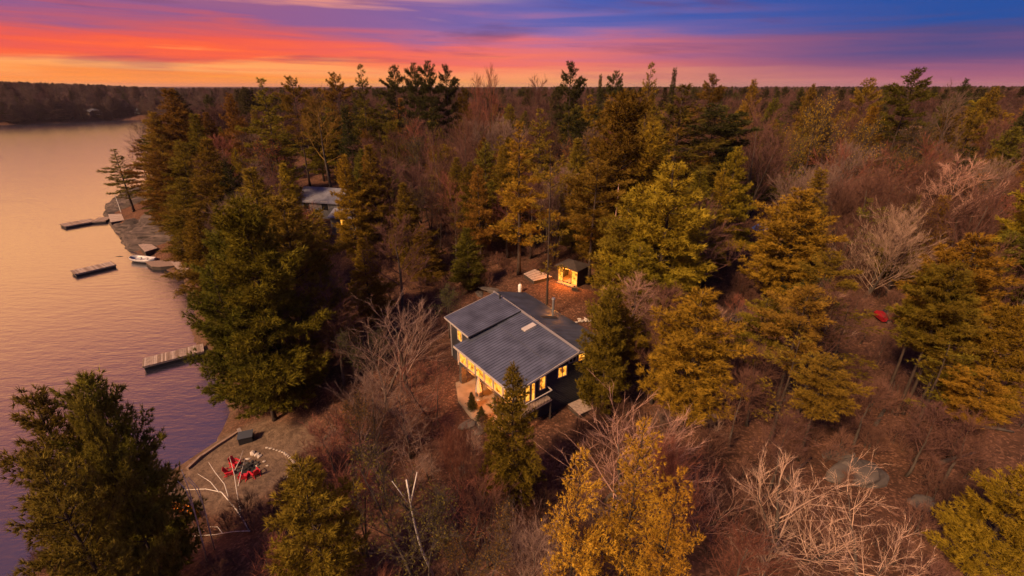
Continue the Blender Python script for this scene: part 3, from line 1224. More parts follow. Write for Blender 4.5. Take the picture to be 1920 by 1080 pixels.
# skylight, vent, stove pipe
m = MB()
zf = lambda v: 12.0 - 0.215 * v + 0.07
m.hexa([hp(u, v, zf(v) - .08) for u, v in ((7.75, 0.45), (8.35, 0.45), (8.35, 1.7), (7.75, 1.7))],
       [hp(u, v, zf(v) + .06) for u, v in ((7.75, 0.45), (8.35, 0.45), (8.35, 1.7), (7.75, 1.7))])
sk = m.build('skylight', 'trim', r_up, HO)
m = MB()
m.tube([hp(1.65, 0.35, 11.9), hp(1.65, 0.35, 12.42)], 0.09, 10)
m.tube([hp(1.65, 0.35, 12.43), hp(1.65, 0.35, 12.52)], [0.15, 0.05], 10)
m.build('vent_pipe', 'black', r_left, HO)
m = MB()
m.hexa([hp(u, v, 12 - .29 * -v - .06) for u, v in ((6.55, -1.3), (7.0, -1.3), (7.0, -3.1), (6.55, -3.1))],
       [hp(u, v, 12 - .29 * -v + .07) for u, v in ((6.55, -1.3), (7.0, -1.3), (7.0, -3.1), (6.55, -3.1))])
m.build('dark_roof_strip', 'wood_dark', r_back, HO)  # flat dark strip running down the back slope beside the stove pipe
m = MB()
m.tube([hp(6.3, -3.0, 11.0), hp(6.3, -3.0, 12.9)], 0.12, 12)
m.tube([hp(6.3, -3.0, 12.95), hp(6.3, -3.0, 13.08)], [0.21, 0.17], 12)
m.build('chimney', 'metal', r_back, HO)
# side deck with railing
dk = MB()
dk.prism([hp(13.0 + .62, 2.95, 8.42), hp(14.3, 2.95, 8.42), hp(14.75, 6.1, 8.42), hp(13.9, 6.1, 8.42)],
         [hp(13.0 + .62, 2.95, 8.54), hp(14.3, 2.95, 8.54), hp(14.75, 6.1, 8.54), hp(13.9, 6.1, 8.54)])
deck = dk.build('deck', 'wood', house, HO)
rl = MB()
rp = [hp(13.66, 2.98, 0), hp(14.27, 2.98, 0), hp(14.7, 6.05, 0), hp(13.95, 6.05, 0)]
for a, b in zip(rp[:-1], rp[1:]):
    rl.bar((a.x, a.y, 9.45), (b.x, b.y, 9.45), 0.09, 0.06)
rl.build('handrail', 'trim', deck, HO)
bl = MB()
for a, b in zip(rp[:-1], rp[1:]):
    n = max(2, int((b - a).length / 0.16))
    for k in range(n + 1):
        c = a + (b - a) * k / n
        bl.bar((c.x, c.y, 8.5), (c.x, c.y, 9.44), 0.03)
bl.build('baluster', 'black', deck, HO)
for (u, v) in ((14.2, 3.05), (14.62, 5.95), (14.0, 5.95)):
    p = MB()
    p.bar(hp(u, v, 6.2), hp(u, v, 8.43), 0.14)
    p.build('post', 'wood_dark', deck, HO)
# warm lamps under the front room
for u, v in ((7.2, 6.2), (10.0, 6.0), (12.6, 5.8)):
    ld = bpy.data.lights.new('porch_light', 'POINT')
    ld.energy = 130
    ld.color = (1.0, 0.27, 0.03)
    ld.shadow_soft_size = 0.12
    lo = bpy.data.objects.new('porch_light', ld)
    lo.location = hp(u, v + .9, 8.2) - house_loc
    lo.parent = house
    COL.objects.link(lo)
    m = MB()
    m.tube([hp(u, v, 8.5), hp(u, v, 8.56)], 0.09, 10)
    m.build('porch_lamp', 'bulb', house, HO)

# patio, landing
m = MB()
pat = [(5.6, 4.7), (13.7, 4.7), (13.8, 7.6), (11.5, 8.6), (8.0, 8.5), (5.6, 7.6)]
m.prism([hp(u, v, 6.2) for u, v in pat], [hp(u, v, 6.72) for u, v in pat])
tag(m.build('patio', 'concrete'), 'pale concrete patio under the front room of the house', 'patio', kind='structure')
pl = empty('wooden_landing', hp(15.2, 0.1, 6.5), 0, 'low grey wooden landing beside the dark gable wall', 'landing')
lo_ = tuple(pl.location)
for k in range(9):
    m = MB()
    v0 = -1.0 + k * 0.22
    hexa_hp(m, (14.0, v0, 7.0), (15.6, v0 + 0.205, 7.06))
    m.build('plank', 'wood', pl, lo_)
m = MB()
hexa_hp(m, (14.05, -0.95, 6.2), (15.55, 0.93, 6.995))
m.build('base', 'wood_dark', pl, lo_)


# ------------------------------------------------------------------ little cabin with the lamp
def cabin():
    a = Vector((6.1, 56.7, 0))
    b = Vector((8.5, 54.6, 0))
    d = (b - a).normalized()
    n = Vector((d.y, -d.x, 0))            # towards the camera
    if n.y > 0: n = -n
    g = 8.05
    P = lambda s, t, z: a + d * s - n * t + Vector((0, 0, g + z))
    W, D = (b - a).length, 2.6
    root = empty('garden_cabin', tuple(P(W / 2, D / 2, 0)), 0, 'small dark cabin with glowing yellow front behind the house', 'cabin')
    O = tuple(root.location)

    def bx(m, s0, s1, t0, t1, z0, z1):
        m.hexa([P(s0, t0, z0), P(s1, t0, z0), P(s1, t1, z0), P(s0, t1, z0)], [P(s0, t0, z1), P(s1, t0, z1), P(s1, t1, z1), P(s0, t1, z1)])
        return m
    bx(MB(), 0, 0.1, 0, D, 0, 2.25).build('wall', 'wood_dark', root, O)
    bx(MB(), W - 0.1, W, 0, D, 0, 2.25).build('wall', 'wood_dark', root, O)
    bx(MB(), 0.1, W - 0.1, D - 0.1, D, 0, 2.25).build('wall', 'wood_c', root, O)
    bx(MB(), 0.1, W - 0.1, 0, D - 0.1, 0, 0.14).build('floor', 'wood_c', root, O)
    bx(MB(), 0.1, W - 0.1, 0, 0.1, 2.1, 2.25).build('lintel', 'wood_dark', root, O)
    for s0, s1 in ((0.11, 0.83), (W - 0.98, W - 0.11)):
        bx(MB(), s0, s1, 0.12, 0.15, 0.2, 2.09).build('curtain', 'lit2', root, O)
    fr = MB()
    for s in (0.86, W - 1.01):
        bx(fr, s - .03, s + .03, 0.02, 0.10, 0.15, 2.09)
    bx(fr, 0.89, W - 1.04, 0.02, 0.1, 0.15, 0.24)
    fr.build('door_frame', 'black', root, O)
    m = MB()
    m.prism([P(-0.25, -0.45, 2.25), P(W + .25, -0.45, 2.25), P(W + .25, D + .25, 2.25), P(-0.25, D + .25, 2.25)],
            [P(-0.25, -0.45, 2.35), P(W + .25, -0.45, 2.35), P(W + .25, D + .25, 2.35), P(-0.25, D + .25, 2.35)])
    rf = m.build('roof', 'wood_dark', root, O)
    m = MB()
    c = P(W / 2, D * .45, 3.1)
    q = [P(-0.25, -0.45, 2.36), P(W + .25, -0.45, 2.36), P(W + .25, D + .25, 2.36), P(-0.25, D + .25, 2.36)]
    m.add(q + [c], [(0, 1, 4), (1, 2, 4), (2, 3, 4), (3, 0, 4), (3, 2, 1, 0)])
    m.build('roof_cap', 'wood_dark', rf, O)
    bx(MB(), 0.3, W - .3, -0.55, -0.05, 0.0, 0.15).build('step', 'wood_c', root, O)
    lp = MB()
    lc = P(W * .5, 0.7, 1.85)
    lp.tube([lc + Vector((0, 0, -.11)), lc + Vector((0, 0, -.07)), lc, lc + Vector((0, 0, .07)), lc + Vector((0, 0, .11))], [.03, .09, .12, .09, .03], 10)
    lp.build('pendant_lamp', 'bulb', root, O)
    for q, e in ((P(W * .5, 0.7, 1.6), 150), (P(W * .5, -0.7, 1.95), 900)):
        ld = bpy.data.lights.new('cabin_light', 'POINT')
        ld.energy = e
        ld.color = (1.0, 0.30, 0.03)
        ld.shadow_soft_size = 0.1
        l = bpy.data.objects.new('cabin_light', ld)
        l.location = q - root.location
        l.parent = root
        COL.objects.link(l)
    # seat block beside the step
    m = MB()
    q0 = P(W + 0.1, -0.9, -.05)
    m.hexa([q0 + Vector(o) for o in ((-.3, -.2, 0), (.5, -.3, 0), (.55, .1, 0), (-.25, .2, 0))], [q0 + Vector(o) for o in ((-.3, -.2, .35), (.5, -.3, .35), (.55, .1, .35), (-.25, .2, .35))])
    tag(m.build('timber_block', 'wood_dark'), 'dark timber block beside the step of the glowing cabin', 'block')


cabin()


def platform():
    q = [Vector((1.6, 58.2, 0)), Vector((3.2, 59.9, 0)), Vector((5.4, 57.2, 0)), Vector((2.9, 55.6, 0))]
    c = sum(q, Vector()) / 4
    root = empty('tent_platform', (c.x, c.y, 7.9), 0, 'low pale wooden platform on the clearing left of the glowing cabin', 'platform')
    O = tuple(root.location)
    z0, z1 = 8.45, 8.5
    n = 14
    for k in range(n):
        a, b = k / n + .004, (k + 1) / n - .004
        e = [q[0].lerp(q[3], a), q[1].lerp(q[2], a), q[1].lerp(q[2], b), q[0].lerp(q[3], b)]
        m = MB()
        m.hexa([(p.x, p.y, z0) for p in e], [(p.x, p.y, z1 + 0.004 * (k % 3)) for p in e])
        m.build('plank', ('wood_b', 'wood_b', 'wood')[k % 3], root, O)
    m = MB()
    s = [c + (p - c) * .97 for p in q]
    m.prism([(p.x, p.y, 7.6) for p in s], [(p.x, p.y, 8.445) for p in s])
    m.build('base', 'wood_dark', root, O)


platform()


# ------------------------------------------------------------------ neighbouring cottage through the trees
def gable_house(name, label, c, yaw, L, D, H, rise, wall, roof, over=0.4, wins=(), cat='house'):
    root = empty(name, c, yaw, label, cat)
    m = MB()
    m.box(-L / 2, L / 2, -D / 2, D / 2, -1.0, H)
    m.build('wall', wall, root)
    for s in (-1, 1):
        m = MB()
        m.prism([(s * (L / 2 - .01), -D / 2 + .01, H), (s * (L / 2 - .01), D / 2 - .01, H), (s * (L / 2 - .01), 0, H + rise - .12)],
                [(s * (L / 2 - .2), -D / 2 + .01, H), (s * (L / 2 - .2), D / 2 - .01, H), (s * (L / 2 - .2), 0, H + rise - .12)])
        m.build('gable', wall, root)
    k = rise / (D / 2)
    for s in (-1, 1):
        m = MB()
        e = D / 2 + over
        x0, x1 = -L / 2 - over, L / 2 + over
        ze, zr = H - over * k, H + rise
        m.hexa([(x0, s * e, ze - .1), (x1, s * e, ze - .1), (x1, 0, zr - .1), (x0, 0, zr - .1)],
               [(x0, s * e, ze + .02), (x1, s * e, ze + .02), (x1, 0, zr + .02), (x0, 0, zr + .02)])
        m.build('roof', roof, root)
    for (side, a, b, z0, z1, mat) in wins:
        m, g = MB(), MB()
        if side in 'fb':
            y = (-D / 2 if side == 'f' else D / 2)
            s = -1 if side == 'f' else 1
            g.box(a, b, min(y, y + s * .02), max(y, y + s * .02), z0, z1)
            for q in ((a - .06, a, z0 - .06, z1 + .06), (b, b + .06, z0 - .06, z1 + .06), (a, b, z0 - .06, z0), (a, b, z1, z1 + .06)):
                m.box(q[0], q[1], min(y, y + s * .05), max(y, y + s * .05), q[2], q[3])
        else:
            x = (-L / 2 if side == 'l' else L / 2)
            s = -1 if side == 'l' else 1
            g.box(min(x, x + s * .02), max(x, x + s * .02), a, b, z0, z1)
            for q in ((a - .06, a, z0 - .06, z1 + .06), (b, b + .06, z0 - .06, z1 + .06), (a, b, z0 - .06, z0), (a, b, z1, z1 + .06)):
                m.box(min(x, x + s * .05), max(x, x + s * .05), q[0], q[1], q[2], q[3])
        o = m.build('window', 'trim', root)
        g.build('pane', mat, o)
    return root


M['roof_pale'] = simple('pale_shingles', (0.15, 0.145, 0.18), 0.75, noise=0.25, nscale=1.5)
M['siding_grey'] = simple('grey_siding', (0.16, 0.155, 0.17), 0.75, noise=0.2, nscale=2)
M['siding_white'] = simple('white_siding', (0.62, 0.60, 0.62), 0.7, noise=0.1)
M['rust_wall'] = simple('brown_cedar_siding', (0.16, 0.10, 0.075), 0.8, noise=0.2)
nb = at_y(612, 352, 98)
nz = hz(nb.x, nb.y)
nbh = gable_house('neighbour_cottage', 'pale-roofed neighbour cottage half hidden behind the twin pines', (nb.x, nb.y, nz), R(-14), 10, 8, max(3.0, nb.z - nz - 2.1), 2.1, 'siding_grey', 'roof_pale',
            wins=(('f', -3.2, -1.8, 1.2, 3.0, 'glass_dark'), ('f', 1.0, 2.6, 1.2, 3.0, 'glass_dark'), ('r', -2, 0, 1.2, 2.8, 'glass_dark')))
p = at_y(668, 392, 86)
g0 = hz(p.x, p.y)
sh = gable_house('small_guest_cottage', 'small grey cottage with one orange lit window below the pale roof', (p.x, p.y, g0), R(-12), 8.5, 5, max(2.6, p.z - g0 - 1), 1.0, 'siding_grey', 'roof_pale',
            wins=(('f', -2.1, -1.3, 1.0, 2.6, 'lit'), ('f', 1.6, 2.3, 0.2, 2.4, 'siding_white'), ('f', 3.1, 3.5, 0.2, 2.6, 'siding_white')))

# ------------------------------------------------------------------ houses and landings across the lake
FAR_HOUSES = []
M['sand'] = simple('far_sand', (0.45, 0.36, 0.34), 0.9, noise=0.2)
for (px, py, L, D, H, yaw, wall, roof, label) in (
        (182, 216, 8, 6, 3.6, 12, 'siding_white', 'roof_pale', 'white house on the far shore of the lake'),
        (171, 217, 8, 6, 3.0, -15, 'rust_wall', 'roof_pale', 'brown cottage left of the white house across the lake'),
        (262, 213, 9, 6, 3, 5, 'siding_grey', 'roof_pale', 'grey cottage at the far right end of the lake')):
    q = at_y(px, py, 500)
    for yy in range(440, 640, 5):
        q = at_y(px, py, yy)
        if hz(q.x, q.y) > 0.8 and q.z <= hz(q.x, q.y) + 1.0:
            break
    q.z = hz(q.x, q.y)
    FAR_HOUSES.append((px, q.y))
    gable_house('far_house', label, tuple(q), R(yaw), L, D, H, 1.8, wall, roof,
                wins=(('f', -3, -1.8, 1, 2.4, 'glass_dark'), ('f', -.6, .6, 1, 2.4, 'glass_dark'), ('f', 1.8, 3, 1, 2.4, 'glass_dark')))


# ------------------------------------------------------------------ docks
def dock(name, label, a, b, width, z, nplk, posts=True, mats=('wood', 'wood_b', 'wood_c'), drop=0.55, group='docks on the lake', side=1):
    """deck from a to b (centre line), planks across; dark float under it"""
    a, b = Vector((a[0], a[1], 0)), Vector((b[0], b[1], 0))
    d = (b - a)
    L = d.length
    yaw = math.atan2(d.y, d.x)
    root = empty(name, (a.x, a.y, 0), yaw, label, 'dock', group)
    rnd = random.Random(hash(label) & 0xffff)
    rnd = random.Random(len(label))
    bw = L / nplk
    for k in range(nplk):
        m = MB()
        o = rnd.uniform(-.03, .03)
        m.box(k * bw + .012, (k + 1) * bw - .012, -width / 2 + o, width / 2 + o, z, z + 0.045 + rnd.uniform(0, .008))
        m.build('plank', rnd.choice(mats), root)
    m = MB()
    m.box(0.03, L - .03, -width / 2 + .04, -width / 2 + .12, z - 0.22, z - .004)
    m.build('stringer', 'wood', root)
    m = MB()
    m.box(0.03, L - .03, width / 2 - .12, width / 2 - .04, z - 0.22, z - .004)
    m.build('stringer', 'wood', root)
    m = MB()
    m.box(0.15, L - .15, -width / 2 + .14, width / 2 - .14, -0.35, z - .06)
    m.build('float', 'black', root)
    return root


def P0(px, py, z=0.6): return at_z(px, py, z)


a, b = (P0(264, 672) + P0(270, 690)) / 2, (P0(345, 650) + P0(362, 668)) / 2
bb = a + (b - a) * 1.35
dock('wooden_dock', 'pale plank dock reaching out from under the big pine', a, bb, 2.3, 0.62, 34)
a, b = (P0(130, 505) + P0(141, 517)) / 2, (P0(208, 488) + P0(219, 498)) / 2
dock('floating_dock', 'floating plank dock moored alone in open water', a, b, 3.0, 0.55, 30)
a, b = (P0(112, 417) + P0(120, 428)) / 2, (P0(172, 408) + P0(178, 416)) / 2
dock('long_dock', 'far dock pointing at the rocky point', a, b, 4.2, 0.55, 26, mats=('wood', 'wood_c'))
a2, b2 = P0(177, 412), P0(205, 410)
dock('short_dock', 'short dock section joined to the crib at the rocky point', a2, b2, 4.4, 0.58, 16, mats=('wood', 'wood_c'))
# timber crib by the rocks
q = [P0(203, 402, 1.0), P0(207, 417, 1.0), P0(233, 413, 1.0), P0(228, 401, 1.0)]
c = sum(q, Vector()) / 4
crib = empty('timber_crib', (c.x, c.y, 0), 0, 'square timber crib deck against the granite point', 'dock', 'docks on the lake')
O = tuple(crib.location)
for k in range(12):
    s0, s1 = k / 12 + .004, (k + 1) / 12 - .004
    e = [q[0].lerp(q[1], s0), q[3].lerp(q[2], s0), q[3].lerp(q[2], s1), q[0].lerp(q[1], s1)]
    m = MB()
    m.hexa([(p.x, p.y, 1.0) for p in e], [(p.x, p.y, 1.06) for p in e])
    m.build('plank', ('wood_b', 'wood', 'wood_b')[k % 3], crib, O)
s = [c + (p - c) * .95 for p in q]
m = MB()
m.prism([(p.x, p.y, -1.5) for p in s], [(p.x, p.y, .995) for p in s])
m.build('crib', 'wood_dark', crib, O)
# white mast and stairs up the rock
mp = P0(227, 398, 1.06)
mast = empty('flag_pole', tuple(mp), 0, 'thin white pole standing on the timber crib', 'pole')
m = MB()
m.tube([(0, 0, 0), (0, 0, 5.2)], [.09, .06], 8)
m.build('pole', 'white', mast)
m = MB()
m.tube([(0, 0, 5.21), (0, 0, 5.28), (0, 0, 5.36)], [.05, .1, .03], 8)
m.build('finial', 'white', mast)
# shore landings
for (pts, z, lab, mt) in (
        ([(273, 491), (318, 487), (336, 497), (300, 500), (284, 499)], 0.7, 'brown plank landing beside the pale rowboat', 'wood_c'),
        ([(322, 492), (338, 487), (355, 500), (350, 513), (341, 513)], 0.9, 'grey slab landing right of the rowboat', 'wood'),
        ([(260, 459), (280, 456), (295, 465), (272, 472)], 1.5, 'grey slab landing behind the pale rowboat', 'wood')):
    ps = [P0(x, y, z) for x, y in pts]
    c = sum(ps, Vector()) / len(ps)
    root = empty('shore_landing', (c.x, c.y, 0), 0, lab, 'landing')
    m = MB()
    m.prism([(p.x, p.y, -1.2) for p in ps], [(p.x, p.y, z - .05) for p in ps])
    m.build('base', 'wood_dark', root, tuple(root.location))
    m = MB()
    pe = [c + (p - c) * 1.04 for p in ps]
    m.prism([(p.x, p.y, z - .045) for p in pe], [(p.x, p.y, z + .04) for p in pe])
    m.build('deck', mt, root, tuple(root.location))


# rowboat
def hull(root, L, Bm, Hh, mat, matin, sharp=(0.5, 0.5), rock=0.12, open_=True, benches=3, nm='hull'):
    n, k = 14, 9
    m = MB()
    rows = []
    for shell, sc in ((0, 1.0), (1, 0.93)):
        for i in range(n + 1):
            s = i / n * 2 - 1
            w = (1 - abs(s) ** (2.6 if s < 0 else 2.6)) ** (sharp[0] if s < 0 else sharp[1]) * Bm / 2 * sc
            zt = Hh * (1 + rock * 2 * s * s)
            zb = Hh * (rock * 1.6 * s ** 4) + (0.05 if shell else 0)
            row = []
            for j in range(k):
                t = j / (k - 1) * math.pi
                row.append((s * L / 2 * (1 if shell == 0 else .97), -w * math.cos(t), zt - (zt - zb) * math.sin(t) ** 0.65))
            rows.append(row)
    V = [p for r_ in rows for p in r_]
    Fq = []
    for sh in (0, 1):
        for i in range(n):
            for j in range(k - 1):
                b0 = (sh * (n + 1) + i) * k + j
                Fq.append((b0, b0 + 1, b0 + 1 + k, b0 + k))
    for i in range(n):
        for j in (0, k - 1):
            a0 = i * k + j
            b0 = ((n + 1) + i) * k + j
            Fq.append((a0, a0 + k, b0 + k, b0))
    m.add(V, Fq)
    o = m.build(nm, mat, root, smooth=True)
    for b_ in range(benches):
        s = -0.5 + b_ * (1.0 / max(1, benches - 1)) if benches > 1 else 0
        w = (1 - abs(s) ** 2.6) ** 0.5 * Bm / 2 * .88
        mm = MB()
        mm.box(s * L / 2 - .14, s * L / 2 + .14, -w, w, Hh * .62, Hh * .68)
        mm.build('bench', matin, root)
    return o


bt = P0(268, 487, 0.4)
boat = empty('rowboat', (bt.x, bt.y, 0.02), R(-14), 'pale open rowboat tied at the brown landing', 'boat')
M['boat'] = simple('aluminium_hull', (0.40, 0.37, 0.39), 0.5, 0.2, noise=0.2, nscale=3)
hull(boat, 6.0, 2.3, 0.75, 'boat', 'boat', (0.45, 0.35))
tk = at_z(350, 962, 0.75)
kay = empty('orange_kayak', (tk.x, tk.y, hz(tk.x, tk.y) + .02), R(-22), 'orange kayak lying on the beach by the dark pines', 'kayak')
hull(kay, 3.4, 0.72, 0.34, 'orange', 'black', (0.9, 0.9), 0.2, benches=1)
m = MB()
m.prism([(x, y, .345) for x, y in ((-1.45, 0), (-.7, -.26), (-.42, -.2), (-.42, .2), (-.7, .26))], [(x * .98, y * .6, .45) for x, y in ((-1.45, 0), (-.7, -.26), (-.42, -.2), (-.42, .2), (-.7, .26))])
m.prism([(x, y, .345) for x, y in ((1.45, 0), (.7, .26), (.35, .22), (.35, -.22), (.7, -.26))], [(x * .98, y * .6, .45) for x, y in ((1.45, 0), (.7, .26), (.35, .22), (.35, -.22), (.7, -.26))])
m.build('deck', 'orange', kay)
m = MB()
m.tube([(0, 0, 0), (0.9, 0.1, .02), (1.6, -.05, 0)], [.06, .11, .05], 6)
lg = m.build('drift_log', 'wood_dark')
lg.location = (*P0(217, 481, 0)[:2], -0.02)
tag(lg, 'small dark log floating beyond the moored dock', 'log')


# ------------------------------------------------------------------ beach: chairs, fire pit, bin
def adirondack():
    r = empty('adirondack_chair', (0, 0, 0))
    for k in range(5):
        m = MB()
        y0 = -0.30 + k * 0.125
        z = 0.40 - 0.035 * k
        m.hexa([(-.27, y0, z - .02), (.27, y0, z - .02), (.27, y0 + .11, z - .05), (-.27, y0 + .11, z - .05)],
               [(-.27, y0, z + .01), (.27, y0, z + .01), (.27, y0 + .11, z - .02), (-.27, y0 + .11, z - .02)])
        m.build('seat_slat', 'red', r)
    for k in range(5):
        m = MB()
        x = -.24 + k * .12
        tz = .98 + (.08 if k == 2 else .05 if k in (1, 3) else 0)
        m.hexa([(x - .052, .28, .24), (x + .052, .28, .24), (x + .052, .31, .24), (x - .052, .31, .24)],
               [(x - .058, .60, tz), (x + .058, .60, tz), (x + .058, .63, tz), (x - .058, .63, tz)])
        m.build('back_slat', 'red', r)
    for s in (-1, 1):
        m = MB()
        m.box(s * .37 - .07, s * .37 + .07, -.38, .46, .56, .59)
        m.build('armrest', 'red', r)
        m = MB()
        m.box(s * .35 - .025, s * .35 + .025, -.34, -.24, 0, .555)
        m.build('leg', 'red', r)
        m = MB()
        m.bar((s * .29, -.28, .33), (s * .29, .62, .03), .04, .10)
        m.build('leg', 'red', r)
        m = MB()
        m.box(s * .38 - .02, s * .38 + .02, .30, .38, .0, .555)
        m.build('leg', 'red', r)
    return r


fp = at_z(467, 880, 0.75)
proto = adirondack()
for k, (px, py, lab) in enumerate(((442, 871, 'red garden chair farthest left behind the fire pit'), (433, 888, 'red garden chair left of the fire pit nearest the lake'),
                                   (459, 899, 'red garden chair in front of the fire pit behind bare branches'), (480, 894, 'red garden chair right of the fire pit'))):
    c = at_z(px, py, 0.75)
    o = proto if k == 0 else copy_tree(proto)
    o.location = (c.x, c.y, hz(c.x, c.y) + 0.0)
    dx, dy = fp.x - c.x, fp.y - c.y
    o.rotation_euler = (0, 0, math.atan2(dy, dx) + math.pi / 2)
    o.scale = (.82, .82, .82)
    tag(o, lab, 'chair', 'red chairs round the fire pit')


def rock_mesh(name, seed, mat, sub=2, rough=0.35, flat=0.7):
    bm = bmesh.new()
    bmesh.ops.create_icosphere(bm, subdivisions=sub, radius=0.5)
    rr = np.random.default_rng(seed)
    ph = rr.uniform(0, 6, 9)
    for v in bm.verts:
        c = v.co
        d = 1 + rough * (math.sin(c.x * 5 + ph[0]) * math.sin(c.y * 6 + ph[1]) + .6 * math.sin(c.z * 9 + ph[2] + c.x * 7) + .4 * math.sin(c.y * 14 + ph[3] + c.z * 5)) * .5
        v.co = Vector((c.x * d * 1.1, c.y * d * .9, max(-.22, c.z * d * flat)))
        # chiselled facets
        v.co.x = round(v.co.x * 5) / 5 * .35 + v.co.x * .65
        v.co.z = round(v.co.z * 5) / 5 * .35 + v.co.z * .65
    me = bpy.data.meshes.new(name)
    bm.to_mesh(me)
    bm.free()
    me.materials.append(M[mat])
    return me


RK = [rock_mesh('boulder', 100 + i, 'stone', 4) for i in range(3)]
RP = [rock_mesh('pale_stone', 200 + i, 'stone_pale', 1) for i in range(3)]


def rock(name, me, loc, size, label, cat='rock', group=None, rz=None, sink=0.1):
    o = link(name, me)
    o.location = (loc[0], loc[1], loc[2] + size[2] * (0.22 - sink))
    o.scale = size
    o.rotation_euler = (0, 0, rz if rz is not None else random.uniform(0, 6.28))
    return tag(o, label, cat, group)


# fire pit: ring of stones round a bed of ash
root = empty('fire_pit', (fp.x, fp.y, hz(fp.x, fp.y)), 0, 'round black fire pit ringed with dark stones', 'fire pit')
m = MB()
ring = [(math.cos(t) * .62, math.sin(t) * .62) for t in np.linspace(0, 6.283, 13)[:-1]]
m.prism([(x, y, -.15) for x, y in ring], [(x, y, .06) for x, y in ring])
m.build('ash_bed', 'ash', root)
m = MB()
for k in range(5):
    t = k * 1.3
    m.tube([(math.cos(t) * .45, math.sin(t) * .45, .08), (-math.cos(t) * .1, -math.sin(t) * .1, .28)], [.06, .045], 6)
m.build('charred_log', 'ash', root)
M['stone_dark'] = simple('sooty_stone', (0.055, 0.05, 0.05), 0.9, noise=0.4, nscale=5)
RD = [rock_mesh('ring_stone', 300 + i, 'stone_dark', 2) for i in range(2)]
for k in range(11):
    t = 6.283 * k / 11
    o = link('ring_stone', RD[k % 2], root)
    o.location = (math.cos(t) * .78, math.sin(t) * .78, .06)
    o.scale = (.38, .30, .3)
    o.rotation_euler = (0, 0, t + k)
# pale rocks and cut logs behind the pit, stone edging
rs = random.Random(3)
for (px, py, s, lab) in ((474, 850, .75, 'largest pale rock of the heap behind the fire pit'), (482, 853, .6, 'middle pale rock of the heap behind the fire pit'), (487, 857, .55, 'rightmost pale rock of the heap behind the fire pit'),
                         (496, 868, .33, 'small pale stone right of the rock heap'), (502, 877, .25, 'small pale stone right of the fire pit'), (482, 876, .3, 'small tan stone touching the fire pit'), (465, 861, .45, 'low brown rock left of the pale heap')):
    c = at_z(px, py, 0.7)
    rock('pale_rock', RP[rs.randrange(3)], (c.x, c.y, hz(c.x, c.y)), (s, s * .8, s * .7), lab)
edge = [(500, 837), (513, 841), (525, 846), (534, 851), (541, 857), (547, 864), (552, 871), (555, 879), (554, 888), (549, 894), (541, 899), (530, 903)]
for i in range(len(edge) - 1):
    for f in (0.0, 0.5):
        px = edge[i][0] * (1 - f) + edge[i + 1][0] * f
        py = edge[i][1] * (1 - f) + edge[i + 1][1] * f
        c = at_z(px, py, 0.9)
        s = rs.uniform(.22, .4)
        rock('edging_stone', RP[rs.randrange(3)], (c.x, c.y, hz(c.x, c.y)), (s, s * .7, s * .6), 'small stone in the curved edging of the fire pit clearing', 'stone', 'edging stones')
# storage bin with a leaning board
bp_ = at_z(461, 820, 0.9)
bn = empty('storage_bin', (bp_.x, bp_.y, hz(bp_.x, bp_.y) - .05), R(20), 'dark storage bin with sloping lid at the end of the beach', 'bin')
m = MB()
m.box(-.6, .6, -.42, .42, 0, .75)
m.build('box', 'black', bn)
m = MB()
m.hexa([(-.66, -.48, .755), (.66, -.48, .755), (.66, .48, .9), (-.66, .48, .9)], [(-.66, -.48, .81), (.66, -.48, .81), (.66, .48, .955), (-.66, .48, .955)])
m.build('lid', simple('slate_lid', (.05, .055, .075), .5), bn)
b0 = at_z(447, 803, 1.6)
b1 = at_z(455, 823, .7)
m = MB()
m.bar((0, 0, 0), tuple(b1 - b0), .30, .06)
bd = m.build('leaning_board', 'wood_b')
bd.location = b0
tag(bd, 'pale board slanting down beside the dark storage bin', 'board')
# retaining timber at the water's edge
pts = [(352, 880), (378, 856), (404, 838), (428, 823), (446, 811)]
for i in range(len(pts) - 1):
    a, b = at_z(*pts[i], .3), at_z(*pts[i + 1], .3)
    m = MB()
    m.bar((0, 0, 0), tuple(b - a), .24, .30)
    o = m.build('edge_timber', 'wood_c')
    o.location = (a.x, a.y, max(hz(a.x, a.y), .05) + .1)
    tag(o, 'brown timber edging the beach along the water', 'timber', 'timbers along the beach')


# ------------------------------------------------------------------ patio things
def umbrella(px, py, z):
    c = at_z(px, py, z)
    r = empty('patio_umbrella', (c.x, c.y, z), 0, 'closed pale patio umbrella standing in front of the columns', 'umbrella')
    m = MB()
    m.tube([(0, 0, 0), (0, 0, .1)], [.28, .22], 12)
    m.build('base', 'metal', r)
    m = MB()
    m.tube([(0, 0, .1), (0, 0, 2.35)], .03, 8)
    m.build('pole', 'wood_b', r)
    m = MB()
    n = 8
    prof = [(.75, .10), (.8, .26), (1.2, .22), (1.7, .15), (2.15, .08), (2.3, .02)]
    V, Fq = [], []
    for z_, r_ in prof:
        for k in range(2 * n):
            t = math.pi * k / n
            q = r_ * (1.25 if k % 2 else .75)
            V.append((math.cos(t) * q, math.sin(t) * q, z_))
    for i in range(len(prof) - 1):
        for k in range(2 * n):
            Fq.append((i * 2 * n + k, i * 2 * n + (k + 1) % (2 * n), (i + 1) * 2 * n + (k + 1) % (2 * n), (i + 1) * 2 * n + k))
    m.add(V, Fq)
    m.build('canopy', 'canvas', r)


